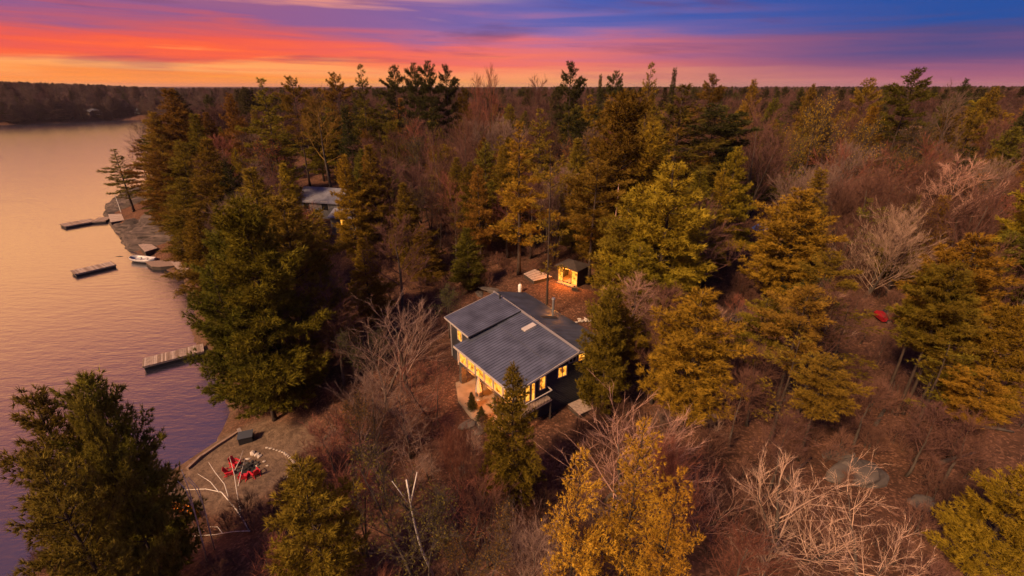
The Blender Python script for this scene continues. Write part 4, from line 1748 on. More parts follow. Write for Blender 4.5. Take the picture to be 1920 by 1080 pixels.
umbrella(898, 748, 6.72)
for (px, py, lab) in ((975, 548, 'white gas cylinder standing at the back corner of the house'),):
    c = ground_at(px, py)
    r = empty('gas_cylinder', tuple(c), 0, lab, 'gas cylinder')
    m = MB()
    m.tube([(0, 0, 0), (0, 0, .12), (0, 0, .95), (0, 0, 1.1), (0, 0, 1.18)], [.2, .25, .25, .18, .08], 14)
    m.build('tank', 'white', r, smooth=True)
    m = MB()
    m.tube([(0, 0, 1.19), (0, 0, 1.34)], [.05, .06], 8)
    m.build('valve', 'metal', r)
# boulders round the patio and in the woods
for (px, py, sx, sy, sz, lab) in (
        (882, 798, 1.5, 1.1, .9, 'flat grey boulder below the patio'), (906, 806, 1.3, 1.0, .8, 'grey boulder right of the flat boulder below the patio'),
        (868, 880, .8, .6, .5, 'small pale boulder among the shrubs below the house'),
        (1605, 893, 3.4, 2.6, 2.2, 'big cracked granite boulder in the right-hand woods'), (1572, 852, 2.4, 1.4, 1.0, 'low granite slab behind the big cracked boulder'),
        (1728, 945, 1.5, 1.2, 1.0, 'pale boulder below the big cracked boulder'), (1803, 1000, 1.3, 1.0, .8, 'pale boulder near the bottom right pine'),
        (1378, 583, 5.0, 3.0, .7, 'flat grey rock slab in the woods right of the big pine'),
        (925, 546, 3.2, 1.4, .7, 'long grey rock slab behind the left end of the house'), (900, 552, 1.8, 1.1, .6, 'grey rock at the left tip of the long slab')):
    c = ground_at(px, py)
    rock('boulder', RK[rs.randrange(3)], tuple(c), (sx, sy, sz), lab, 'boulder')
# heap of split stone and wood behind the right corner
c0 = ground_at(1094, 602)
for k in range(14):
    o = rock('rubble_stone', RP[k % 3], (c0.x + rs.uniform(-1.0, 1.0), c0.y + rs.uniform(-.7, .7), c0.z + rs.uniform(0, .1)),
             (rs.uniform(.35, .7), rs.uniform(.3, .5), rs.uniform(.3, .5)), 'grey stone in the heap behind the right corner of the house', 'stone', 'stones of the heap behind the house')


# granite point by the crib
def outcrop():
    n = 90
    pts = [at_z(228, 400, 0), at_z(236, 428, 0), at_z(250, 452, 0), at_z(268, 470, 0), at_z(300, 470, 0), at_z(345, 440, 3), at_z(345, 390, 5), at_z(300, 372, 5), at_z(250, 372, 3), at_z(222, 380, 0)]
    xs = [p.x for p in pts]
    ys = [p.y for p in pts]
    x0, x1, y0, y1 = min(xs) - 4, max(xs) + 14, min(ys) - 4, max(ys) + 8
    X, Y = np.meshgrid(np.linspace(x0, x1, n), np.linspace(y0, y1, n))
    X, Y = X.ravel(), Y.ravel()
    d = lake_dist(X, Y)
    # ledges step up from the water
    s = (X * .62 + Y * .78) * .5
    n1 = fbm(X / 6, Y / 6, 77, 4)
    led = 0.15 + 4.9 * (1 - np.exp(-np.maximum(d + 1.0, 0) / 5.5)) + (n1 - .45) * 3.0
    t = led / 1.15
    led = (np.floor(t) + sstep(.30, .70, t - np.floor(t))) * 1.15
    led -= 0.9 * sstep(.06, .0, np.abs(fbm(X / 5 + 3, Y / 5, 19, 3) - .45)) * (d > .5)
    led += (fbm(X * .9, Y * .9, 5, 3) - .45) * .35
    m_ = sstep(0, 5, np.minimum.reduce([X - x0, x1 - X, Y - y0, y1 - Y]))
    crb = at_z(218, 409, 1.0)
    led = np.where(np.hypot(X - crb.x, Y - crb.y) < 9.5, np.minimum(led, .55), led)
    Z = np.where(d > -1.5, np.maximum(led * m_ - 3.0 * (1 - m_), -1.0), -2.0)
    i = np.arange(n * n).reshape(n, n)
    F = np.stack([i[:-1, :-1].ravel(), i[:-1, 1:].ravel(), i[1:, 1:].ravel(), i[1:, :-1].ravel()], 1)
    # closed underside so the rock has body
    V = np.stack([X, Y, Z], 1)
    me = mesh_np('granite_outcrop', V, F)
    me.polygons.foreach_set('use_smooth', np.ones(len(F), bool))
    o = link('granite_outcrop', me, None, simple('outcrop_granite', (.07, .049, .043), .9, noise=.95, nscale=.6, bump=1.0, bscale=1.6, stretch=(.5, 1.3, 5)))
    tag(o, 'sloping pinkish granite ledges rising from the lake at the point', 'rock')


outcrop()


# ------------------------------------------------------------------ red car under the pines
def car():
    c = (ground_at(1652, 603) + ground_at(1712, 606)) / 2
    c.z = hz(c.x, c.y)
    r = empty('parked_car', tuple(c), R(-10), 'red car parked in the woods behind the right-hand pines', 'car')
    prof = [(-2.15, .35), (-2.2, .75), (-2.0, .95), (-1.5, 1.0), (-1.05, 1.42), (.55, 1.45), (1.15, 1.02), (1.95, .9), (2.2, .7), (2.2, .35)]
    m = MB()
    lo, hi = [], []
    for s in (-1, 1):
        pass
    ys = [-.86, -.80]
    m.prism([(x, -.86 if z < 1.0 else -.68, z) for x, z in prof], [(x, .86 if z < 1.0 else .68, z) for x, z in prof])
    m.build('body', simple('dark_red_car_paint', (.24, .010, .015), .3, spec=.5), r)
    for s in (-1, 1):
        m = MB()
        q = [(-1.25, 1.03), (-.95, 1.36), (.45, 1.38), (.95, 1.03)]
        m.prism([(x, s * (.865 - (z - 1.0) * .40), z) for x, z in q], [(x, s * (.880 - (z - 1.0) * .40), z) for x, z in q])
        m.build('side_window', 'glass_dark', r)
    m = MB()
    m.hexa([(.60, -.62, 1.43), (1.12, -.72, 1.05), (1.12, .72, 1.05), (.60, .62, 1.43)], [(.62, -.62, 1.45), (1.14, -.72, 1.07), (1.14, .72, 1.07), (.62, .62, 1.45)])
    m.build('windscreen', 'glass_dark', r)
    m = MB()
    m.hexa([(-1.10, -.62, 1.41), (-1.48, -.72, 1.03), (-1.48, .72, 1.03), (-1.10, .62, 1.41)], [(-1.12, -.62, 1.43), (-1.50, -.72, 1.05), (-1.50, .72, 1.05), (-1.12, .62, 1.43)])
    m.build('rear_window', 'glass_dark', r)
    for x in (-1.35, 1.35):
        for s in (-1, 1):
            m = MB()
            m.tube([(x, s * .70, .32), (x, s * .88, .32)], .32, 16)
            wl = m.build('wheel', 'black', r)
            m = MB()
            m.tube([(x, s * .875, .32), (x, s * .89, .32)], .19, 12)
            m.build('rim', 'metal', wl)
    for s in (-1, 1):
        m = MB()
        m.box(2.17, 2.215, s * .62 - .16, s * .62 + .16, .62, .76)
        m.build('headlight', 'white', r)


car()
# blue tarp far behind
c = ground_at(1424, 430)
m = MB()
m.add([(-1.3, -.9, 0), (1.3, -.9, 0), (1.3, .9, 0), (-1.3, .9, 0), (-.9, -.2, .9), (.9, 0, 1.0), (0, .2, 1.15)],
      [(0, 1, 5, 4), (1, 2, 5), (2, 3, 6, 5), (3, 0, 4, 6), (4, 5, 6), (3, 2, 1, 0)])
tp = m.build('blue_tarp', simple('blue_tarp', (.02, .07, .30), .5, noise=.2))
tp.location = c
tag(tp, 'bright blue tarp over a heap deep in the right-hand woods', 'tarp')
# ------------------------------------------------------------------ trees that can be told apart
#   name, shape, tip pixel, crown width in pixels, distance, colour, label
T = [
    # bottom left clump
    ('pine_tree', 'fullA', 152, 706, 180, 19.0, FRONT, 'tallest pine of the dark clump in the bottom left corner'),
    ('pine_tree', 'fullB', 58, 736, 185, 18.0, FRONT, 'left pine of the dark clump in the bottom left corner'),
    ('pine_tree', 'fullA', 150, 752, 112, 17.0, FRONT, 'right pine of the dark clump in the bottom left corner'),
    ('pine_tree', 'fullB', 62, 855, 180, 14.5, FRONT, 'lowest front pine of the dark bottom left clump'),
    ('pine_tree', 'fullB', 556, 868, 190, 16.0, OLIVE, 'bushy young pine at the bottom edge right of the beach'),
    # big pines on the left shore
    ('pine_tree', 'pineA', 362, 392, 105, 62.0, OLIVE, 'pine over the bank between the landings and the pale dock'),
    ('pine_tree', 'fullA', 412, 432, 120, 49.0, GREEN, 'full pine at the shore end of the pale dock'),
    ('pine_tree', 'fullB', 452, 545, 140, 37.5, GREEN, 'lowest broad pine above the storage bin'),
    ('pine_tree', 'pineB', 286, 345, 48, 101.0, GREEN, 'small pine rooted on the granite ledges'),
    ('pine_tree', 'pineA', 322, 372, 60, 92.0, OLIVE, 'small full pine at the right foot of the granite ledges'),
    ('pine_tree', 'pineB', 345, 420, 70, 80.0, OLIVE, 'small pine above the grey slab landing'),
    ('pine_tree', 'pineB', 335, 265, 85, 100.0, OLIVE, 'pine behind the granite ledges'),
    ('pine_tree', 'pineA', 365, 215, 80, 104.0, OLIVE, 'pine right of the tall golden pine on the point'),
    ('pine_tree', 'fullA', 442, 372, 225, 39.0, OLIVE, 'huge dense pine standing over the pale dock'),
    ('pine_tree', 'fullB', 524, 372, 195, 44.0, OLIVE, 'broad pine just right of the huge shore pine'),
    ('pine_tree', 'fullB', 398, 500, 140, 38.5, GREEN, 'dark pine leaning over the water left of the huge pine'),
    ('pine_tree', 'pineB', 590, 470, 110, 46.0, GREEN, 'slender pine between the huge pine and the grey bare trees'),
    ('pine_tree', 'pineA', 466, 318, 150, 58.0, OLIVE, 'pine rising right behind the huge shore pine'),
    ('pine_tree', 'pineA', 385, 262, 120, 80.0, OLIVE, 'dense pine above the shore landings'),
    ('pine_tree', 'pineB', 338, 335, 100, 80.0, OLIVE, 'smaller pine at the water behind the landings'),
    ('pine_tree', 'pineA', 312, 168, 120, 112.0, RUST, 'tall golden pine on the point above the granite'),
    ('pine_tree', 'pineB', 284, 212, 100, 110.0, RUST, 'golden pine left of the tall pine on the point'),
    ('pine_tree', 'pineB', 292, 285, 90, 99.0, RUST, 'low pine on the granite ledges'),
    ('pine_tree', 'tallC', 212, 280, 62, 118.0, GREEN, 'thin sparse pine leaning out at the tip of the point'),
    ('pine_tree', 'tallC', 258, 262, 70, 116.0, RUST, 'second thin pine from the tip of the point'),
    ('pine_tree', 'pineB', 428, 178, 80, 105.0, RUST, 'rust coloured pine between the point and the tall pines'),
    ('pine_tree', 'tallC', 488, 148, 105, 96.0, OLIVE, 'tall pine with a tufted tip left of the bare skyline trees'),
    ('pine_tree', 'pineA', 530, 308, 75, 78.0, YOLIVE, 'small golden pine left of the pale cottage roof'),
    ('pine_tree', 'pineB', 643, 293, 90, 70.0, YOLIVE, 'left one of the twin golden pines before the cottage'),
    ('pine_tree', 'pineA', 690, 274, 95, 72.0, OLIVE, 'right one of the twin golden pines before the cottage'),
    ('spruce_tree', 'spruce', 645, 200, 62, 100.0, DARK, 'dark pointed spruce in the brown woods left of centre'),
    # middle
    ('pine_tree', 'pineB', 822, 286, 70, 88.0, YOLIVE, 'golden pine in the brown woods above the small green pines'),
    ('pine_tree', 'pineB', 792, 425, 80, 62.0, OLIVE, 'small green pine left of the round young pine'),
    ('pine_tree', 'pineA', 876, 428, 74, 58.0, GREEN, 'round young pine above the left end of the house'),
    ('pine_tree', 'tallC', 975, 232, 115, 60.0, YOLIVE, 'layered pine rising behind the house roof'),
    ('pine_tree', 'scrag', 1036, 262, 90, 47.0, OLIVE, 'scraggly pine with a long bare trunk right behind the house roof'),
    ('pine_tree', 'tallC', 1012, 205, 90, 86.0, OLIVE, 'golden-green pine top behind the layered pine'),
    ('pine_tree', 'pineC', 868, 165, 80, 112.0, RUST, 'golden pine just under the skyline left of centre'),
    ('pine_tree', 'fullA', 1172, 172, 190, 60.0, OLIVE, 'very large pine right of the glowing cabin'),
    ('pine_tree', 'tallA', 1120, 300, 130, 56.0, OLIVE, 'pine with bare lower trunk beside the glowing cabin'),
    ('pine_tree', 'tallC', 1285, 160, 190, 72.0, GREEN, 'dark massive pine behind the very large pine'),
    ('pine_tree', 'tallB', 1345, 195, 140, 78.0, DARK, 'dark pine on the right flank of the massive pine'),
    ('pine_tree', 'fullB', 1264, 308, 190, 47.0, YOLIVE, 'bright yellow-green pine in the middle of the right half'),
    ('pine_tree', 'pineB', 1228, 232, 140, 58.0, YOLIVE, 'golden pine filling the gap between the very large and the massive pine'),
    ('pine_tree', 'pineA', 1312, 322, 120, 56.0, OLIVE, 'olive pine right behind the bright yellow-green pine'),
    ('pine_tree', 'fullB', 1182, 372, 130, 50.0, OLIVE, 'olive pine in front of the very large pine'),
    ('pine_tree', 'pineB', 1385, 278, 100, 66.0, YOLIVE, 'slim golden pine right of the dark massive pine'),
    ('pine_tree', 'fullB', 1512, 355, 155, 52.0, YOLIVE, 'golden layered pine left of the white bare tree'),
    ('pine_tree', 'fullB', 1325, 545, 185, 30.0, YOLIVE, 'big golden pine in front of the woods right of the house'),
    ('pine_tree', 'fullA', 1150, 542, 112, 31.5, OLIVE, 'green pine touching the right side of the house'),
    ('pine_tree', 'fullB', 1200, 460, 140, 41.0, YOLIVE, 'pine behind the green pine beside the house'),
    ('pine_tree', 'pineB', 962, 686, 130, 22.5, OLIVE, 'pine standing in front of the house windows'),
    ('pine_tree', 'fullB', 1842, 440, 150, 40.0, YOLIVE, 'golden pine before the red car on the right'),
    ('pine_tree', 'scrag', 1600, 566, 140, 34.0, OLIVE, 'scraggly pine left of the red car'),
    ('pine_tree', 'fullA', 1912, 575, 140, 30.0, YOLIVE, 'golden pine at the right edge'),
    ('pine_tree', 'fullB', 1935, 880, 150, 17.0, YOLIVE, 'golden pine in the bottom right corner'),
    ('pine_tree', 'tallA', 1720, 128, 95, 92.0, GREEN, 'tall dark pine on the right skyline'),
    ('pine_tree', 'pineB', 1905, 240, 110, 80.0, GREEN, 'green pine at the right edge of the upper woods'),
    ('larch_tree', 'airy', 1205, 792, 185, 15.5, GOLD, 'bright golden larch at the bottom under the pink bare tree'),
    ('larch_tree', 'airy', 1088, 842, 150, 14.5, GOLD, 'left golden larch of the pair at the bottom'),
    ('larch_tree', 'airy', 1275, 880, 125, 14.0, GOLD, 'small golden larch right of the bright larch'),
    ('pine_tree', 'scrag', 1500, 632, 120, 28.0, OLIVE, 'scraggly pine on the slope right of the big golden pine'),
    ('pine_tree', 'tallB', 1562, 668, 110, 26.0, OLIVE, 'thin pine on the slope above the big cracked boulder'),
    ('pine_tree', 'scrag', 1790, 640, 120, 29.0, OLIVE, 'scraggly pine on the slope below the golden pine before the car'),
    ('pine_tree', 'tallB', 1858, 700, 110, 26.0, YOLIVE, 'thin pine with high crown near the right edge'),
    ('pine_tree', 'tallA', 1440, 560, 110, 34.0, OLIVE, 'tall thin pine right of the big golden pine top'),
    ('pine_tree', 'tallA', 1560, 470, 100, 40.0, OLIVE, 'thin pine behind the scraggly pine left of the car'),
    # skyline
    ('pine_tree', 'tallA', 545, 143, 62, 118.0, RUST, 'skyline pine left of the feathery bare crowns'),
    ('pine_tree', 'tallA', 627, 136, 60, 120.0, RUST, 'skyline pine above the dark pointed spruce'),
    ('pine_tree', 'tallC', 675, 122, 66, 108.0, GREEN, 'full skyline pine left of the row of four pines'),
    ('pine_tree', 'tallA', 738, 123, 60, 112.0, DARK, 'first pine of the row of four on the skyline'),
    ('pine_tree', 'tallB', 776, 118, 44, 112.0, DARK, 'second pine of the row of four on the skyline'),
    ('pine_tree', 'tallB', 803, 114, 50, 110.0, DARK, 'third and tallest pine of the row of four on the skyline'),
    ('pine_tree', 'tallA', 836, 121, 52, 112.0, DARK, 'last pine of the row of four on the skyline'),
    ('pine_tree', 'tallA', 1072, 115, 66, 96.0, DARK, 'dark flat-topped skyline pine right of centre'),
    ('pine_tree', 'spruce', 1127, 141, 30, 118.0, DARK, 'narrow pointed tree right of the flat-topped skyline pine'),
    ('pine_tree', 'tallB', 1158, 133, 45, 116.0, DARK, 'skyline pine second right of the flat-topped pine'),
    ('pine_tree', 'tallC', 1222, 119, 72, 88.0, OLIVE, 'bushy skyline pine above the massive dark pine'),
    ('spruce_tree', 'spruce', 1266, 129, 38, 110.0, DARK, 'pointed dark spruce right of the bushy skyline pine'),
    ('pine_tree', 'tallA', 1338, 138, 58, 112.0, RUST, 'skyline pine with spreading golden top'),
    ('pine_tree', 'pineB', 1415, 151, 62, 116.0, RUST, 'low skyline pine left of the yellow budding tree'),
    ('pine_tree', 'pineB', 1525, 160, 60, 120.0, OLIVE, 'low skyline pine above the yellow budding tree'),
    ('pine_tree', 'tallA', 1632, 146, 56, 110.0, RUST, 'skyline pine left of the tall dark right pine'),
    ('pine_tree', 'pineB', 1812, 150, 55, 120.0, DARK, 'skyline pine at the far right'),
    ('pine_tree', 'pineB', 1868, 165, 75, 108.0, OLIVE, 'broad pine below the far right skyline pine'),
]
for (nm, pr, px, py, wpx, Y, col, lab) in T:
    px_tree(nm, pr, px, py, wpx, Y, col, lab, 'pine tree' if nm == 'pine_tree' else nm.replace('_', ' '))

B = [
    ('bare_tree', 'nearA', 735, 545, 200, 37.0, GREY, 'grey bare tree left of the house front'),
    ('bare_tree', 'nearB', 800, 640, 150, 30.0, RED, 'reddish bare tree beside the patio'),
    ('bare_tree', 'nearA', 660, 690, 170, 28.0, GREY, 'grey bare tree between the beach and the patio'),
    ('bare_tree', 'nearA', 1195, 728, 290, 22.0, PINK, 'pink-lit bare tree above the golden larches'),
    ('bare_tree', 'nearA', 1560, 885, 260, 17.0, PALE, 'bright bare tree at the bottom right'),
    ('bare_tree', 'nearB', 1690, 905, 200, 16.0, PALE, 'pale bare tree right of the bright bottom tree'),
    ('bare_tree', 'nearB', 1350, 850, 150, 19.0, PINK, 'thin pinkish bare tree right of the golden larches'),
    ('bare_tree', 'fanA', 1690, 378, 160, 54.0, PALE, 'white-branched bare tree above the red car'),
    ('bare_tree', 'wide', 1640, 245, 230, 72.0, RED, 'large rusty bare tree under the yellow budding tree'),
    ('bare_tree', 'fanB', 1450, 186, 150, 84.0, MAUVE, 'mauve fan-shaped bare tree left of the yellow budding tree'),
    ('bare_tree', 'bareA', 1800, 150, 130, 92.0, GREY, 'pale slanting bare tree right of the tall dark skyline pine'),
    ('bare_tree', 'nearB', 740, 800, 150, 22.0, GREY, 'grey bare tree at the bottom left of centre'),
    ('bare_tree', 'nearB', 1470, 925, 170, 15.5, PALE, 'pale bare tree left of the bright bottom tree'),
    ('bare_tree', 'bareC', 650, 880, 150, 19.0, RED, 'reddish bare tree right of the bushy young pine'),
    ('bare_tree', 'bareA', 590, 160, 130, 108.0, RUST, 'feathery rust-brown bare tree on the skyline'),
    ('bare_tree', 'bareB', 920, 116, 50, 106.0, RED, 'tall thin reddish bare tree on the skyline'),
    ('bare_tree', 'bareB', 893, 134, 55, 108.0, RED, 'thin bare tree left of the tallest reddish skyline tree'),
    ('bare_tree', 'bareB', 1010, 138, 70, 110.0, MAUVE, 'faint bare crown on the skyline left of the flat-topped pine'),
    ('bare_tree', 'nearA', 865, 900, 170, 19.0, RED, 'low reddish bare tree in the bottom middle'),
    ('bare_tree', 'nearB', 698, 622, 170, 33.0, GREY, 'broad grey bare tree right of the huge shore pine'),
    ('bare_tree', 'fanB', 622, 762, 130, 24.5, RED, 'reddish bare tree right of the fire pit clearing'),
    ('bare_tree', 'fanA', 846, 800, 105, 22.0, RED, 'small reddish bare tree below the patio boulders'),
    ('bare_tree', 'nearA', 772, 722, 150, 27.0, GREY, 'grey bare tree left of the patio bushes'),
    ('bare_tree', 'fanB', 905, 885, 120, 18.5, BROWN, 'brown bare tree left of the pine before the windows'),
    ('bare_tree', 'bareD', 1405, 690, 100, 27.0, BROWN, 'thin brown bare tree on the slope right of the big golden pine'),
    ('bare_tree', 'bareD', 1490, 770, 100, 23.0, MAUVE, 'thin mauve bare tree left of the big cracked boulder'),
    ('bare_tree', 'bareB', 1648, 715, 110, 26.5, BROWN, 'thin brown bare tree behind the big cracked boulder'),
    ('bare_tree', 'bareD', 1765, 755, 110, 24.5, MAUVE, 'thin mauve bare tree right of the big cracked boulder'),
    ('bare_tree', 'bareB', 1835, 770, 110, 23.0, BROWN, 'thin brown bare tree above the bottom right pine'),
    ('bare_tree', 'bareC', 1440, 640, 120, 30.0, BROWN, 'brown bare tree right of the big golden pine'),
    ('bare_tree', 'bareD', 1480, 560, 110, 36.0, RUST, 'orange-tipped bare tree below the golden layered pine'),
]
for (nm, pr, px, py, wpx, Y, col, lab) in B:
    px_tree(nm, pr, px, py, wpx, Y, col, lab, 'bare tree')
px_tree('budding_tree', 'budA', 1545, 178, 120, 84.0, (.34, .20, .02), 'left crown of the yellow budding trees on the right', 'budding tree')
px_tree('budding_tree', 'budB', 1625, 170, 130, 86.0, (.34, .19, .02), 'right crown of the yellow budding trees on the right', 'budding tree')
px_tree('budding_tree', 'budB', 685, 600, 110, 39.0, (.10, .10, .025), 'greenish budding tree among the grey bare trees', 'budding tree')
px_tree('budding_tree', 'budA', 838, 535, 80, 46.0, (.10, .10, .025), 'greenish budding tree at the left end of the house', 'budding tree')
px_tree('budding_tree', 'budA', 660, 740, 120, 25.0, (.17, .10, .025), 'orange-green budding tree below the grey bare trees', 'budding tree')


# ------------------------------------------------------------------ white birches with fallen limbs
def limb_tree(name, label, cat, base, limbs, mat='birch'):
    r = empty(name, base, 0, label, cat)
    for i, (pts, r0, r1) in enumerate(limbs):
        m = MB()
        n = len(pts)
        m.tube([tuple(Vector(p) - Vector(base)) for p in pts], [r0 + (r1 - r0) * k / (n - 1) for k in range(n)], 6)
        m.build('trunk' if i == 0 else 'branch', mat, r, smooth=True)
    return r


def px_path(pts, ys):
    return [at_y(px, py, y) for (px, py), y in zip(pts, ys)]


# leaning birch in the bottom middle
b0 = ground_at(812, 1078)
limb_tree('birch_tree', 'white birch leaning left in the bottom middle', 'birch tree', tuple(b0),
          [(px_path([(812, 1078), (790, 1030), (778, 985), (770, 945), (762, 900)], [b0.y, b0.y - .3, b0.y - .6, b0.y - .9, b0.y - 1.2]), .075, .04),
           (px_path([(765, 945), (752, 925), (735, 902)], [b0.y - .9, b0.y - 1.1, b0.y - 1.3]), .035, .015),
           (px_path([(770, 945), (776, 915), (782, 885)], [b0.y - .9, b0.y - 1.0, b0.y - 1.1]), .06, .02)])
# thin birches between the dark clump and the beach
for i, (pts, lab) in enumerate(((((388, 1052), (378, 1010), (366, 965), (355, 920), (340, 880)), 'left thin white birch between the dark clump and the beach'),
                                (((402, 1030), (392, 990), (382, 950), (372, 915), (353, 895)), 'right thin white birch between the dark clump and the beach'),
                                (((372, 1000), (356, 970), (340, 945), (328, 925), (314, 908)), 'short thin birch nearest the orange kayak'))):
    g = ground_at(*pts[0])
    limb_tree('birch_tree', lab, 'birch tree', tuple(g), [(px_path(pts, [g.y - .5 * k for k in range(5)]), .045, .012),
              (px_path([pts[2], ((pts[2][0] + pts[3][0]) / 2 - 12, pts[3][1] - 2), (pts[3][0] - 22, pts[3][1] - 18)], [g.y - 1, g.y - 1.1, g.y - 1.3]), .03, .01)])
# fallen white branches on the lower beach
g = ground_at(468, 998)
Yb = g.y
limb_tree('fallen_birch', 'fallen white birch with spread branches on the lower beach', 'fallen tree', tuple(g),
          [([ground_at(468, 998) + Vector((0, 0, .3)), ground_at(450, 975) + Vector((0, 0, 1.2)), ground_at(425, 950) + Vector((0, 0, 1.6)), ground_at(395, 942) + Vector((0, 0, 1.5)), ground_at(348, 935) + Vector((0, 0, 1.0))], .05, .02),
           ([ground_at(437, 958) + Vector((0, 0, 1.5)), ground_at(432, 940) + Vector((0, 0, 1.9)), ground_at(415, 920) + Vector((0, 0, 2.1)), ground_at(404, 903) + Vector((0, 0, 2.2))], .03, .015),
           ([ground_at(458, 985) + Vector((0, 0, .8)), ground_at(453, 950) + Vector((0, 0, 1.6)), ground_at(450, 922) + Vector((0, 0, 2.0)), ground_at(442, 892) + Vector((0, 0, 2.2))], .035, .015),
           ([ground_at(451, 915) + Vector((0, 0, 2.0)), ground_at(462, 900) + Vector((0, 0, 2.3)), ground_at(468, 882) + Vector((0, 0, 2.4))], .03, .012),
           ([ground_at(456, 940) + Vector((0, 0, 1.7)), ground_at(464, 915) + Vector((0, 0, 2.0)), ground_at(470, 895) + Vector((0, 0, 2.1))], .03, .012),
           ([ground_at(420, 950) + Vector((0, 0, 1.6)), ground_at(405, 932) + Vector((0, 0, 1.7)), ground_at(380, 913) + Vector((0, 0, 1.5))], .035, .012)])
g = ground_at(470, 1002)
limb_tree('fallen_branch', 'long white branch lying flat below the fallen birch', 'branch', tuple(g),
          [([ground_at(470, 1000) + Vector((0, 0, .25)), ground_at(440, 1001) + Vector((0, 0, .3)), ground_at(405, 1006) + Vector((0, 0, .3)), ground_at(360, 1008) + Vector((0, 0, .25))], .035, .015),
           ([ground_at(418, 1003) + Vector((0, 0, .3)), ground_at(410, 993) + Vector((0, 0, .4)), ground_at(392, 993) + Vector((0, 0, .4))], .03, .012)])
# dead grey trunk with stubs in front of the very large pine
g = ground_at(1140, 545)
limb_tree('dead_trunk', 'dead pinkish trunk with crooked stubs against the very large pine', 'dead tree', tuple(g),
          [([g] + px_path([(1144, 500), (1150, 440), (1157, 385), (1160, 345)], [g.y - .2] * 4), .2, .05),
           (px_path([(1152, 430), (1172, 422), (1180, 436)], [g.y - .3, g.y - .6, g.y - .8]), .05, .02),
           (px_path([(1154, 415), (1170, 400), (1178, 410)], [g.y - .3, g.y - .6, g.y - .8]), .05, .02),
           (px_path([(1146, 500), (1155, 480), (1150, 465)], [g.y - .3, g.y - .7, g.y - .8]), .05, .02)],
          simple('dead_bark', (.34, .2, .16), .85, noise=.3, nscale=5))
# bare dark trunks on the right-hand slope
for i, (bx, by, tx, ty, lab) in enumerate(((1680, 778, 1738, 640, 'thickest dark trunk on the right slope below the red car'), (1693, 776, 1725, 645, 'trunk beside the thickest dark trunk'),
                                           (1655, 758, 1690, 630, 'thin dark trunk left of the thickest trunk'), (1712, 785, 1752, 680, 'thin dark trunk right of the thickest trunk'))):
    g = ground_at(bx, by)
    tp_ = at_y(tx, ty, g.y)
    hh = tp_.z - g.z
    tree('pine_tree', 'tallB', tuple(g), hh * 1.9, 4.2, OLIVE, lab, 'pine tree')
    FEAT.append((g.x, g.y, 1.5, 14))

# ------------------------------------------------------------------ woods: single trees placed at random between them
rs = np.random.default_rng(5)
SKY = [(0, 330), (200, 330), (290, 215), (420, 205), (500, 190), (560, 172), (640, 170), (700, 168), (800, 172), (900, 160), (1000, 166), (1120, 168), (1220, 168), (1330, 172), (1430, 176), (1520, 182), (1700, 172), (1800, 165), (1920, 172)]
KEEP = [  # what must stay in view (pixel boxes): x0, y0, x1, y1
    (840, 540, 1100, 800), (985, 495, 1085, 545), (330, 800, 550, 960), (575, 343, 640, 378), (632, 395, 648, 412), (0, 200, 262, 760),
    (200, 370, 350, 520), (240, 620, 400, 740), (1645, 575, 1715, 610), (820, 500, 1000, 560), (862, 720, 940, 800), (1410, 405, 1440, 440), (1560, 840, 1760, 960)]


KEEP2 = [  # crowns that nothing nearer may hide: x0, y0, x1, y1, distance
    (1225, 550, 1405, 770, 30), (1195, 320, 1335, 540, 47), (1445, 365, 1575, 540, 52), (1760, 450, 1900, 620, 40), (930, 240, 1015, 480, 60),
    (1105, 190, 1235, 480, 60), (1125, 735, 1265, 830, 22), (700, 580, 830, 700, 36), (1630, 385, 1750, 500, 54), (1100, 550, 1170, 700, 31), (380, 380, 620, 780, 38),
    (630, 300, 720, 420, 70), (1100, 800, 1290, 1080, 14), (850, 440, 900, 520, 58), (1490, 180, 1690, 290, 84)]


def blocked(x, y, z, h, w):
    """would this tree stand in front of something that the photograph shows?"""
    cx, ty = proj(x, y, z + h)
    bx, by = proj(x, y, z)
    t = y / 0.95
    hw = w * 0.5 / max(t, 1) * FPX
    for x0, y0, x1, y1 in KEEP:
        if max(cx, bx) + hw * .8 > x0 and min(cx, bx) - hw * .8 < x1 and ty < y1 and by > y0:
            return True
    for x0, y0, x1, y1, yd in KEEP2:
        if y < yd and max(cx, bx) + hw * .5 > x0 and min(cx, bx) - hw * .5 < x1 and ty < y1 - 30 and by > y0:
            return True
    return False


FXY = np.array([(f[0], f[1]) for f in FEAT])
FR = np.array([f[2] for f in FEAT])
placed = []


def free(x, y, dmin, feat=0.35):
    if np.any(np.hypot(FXY[:, 0] - x, FXY[:, 1] - y) < FR * feat + 1.0):
        return False
    for a, b in placed:
        if (a - x) ** 2 + (b - y) ** 2 < dmin * dmin:
            return False
    return True


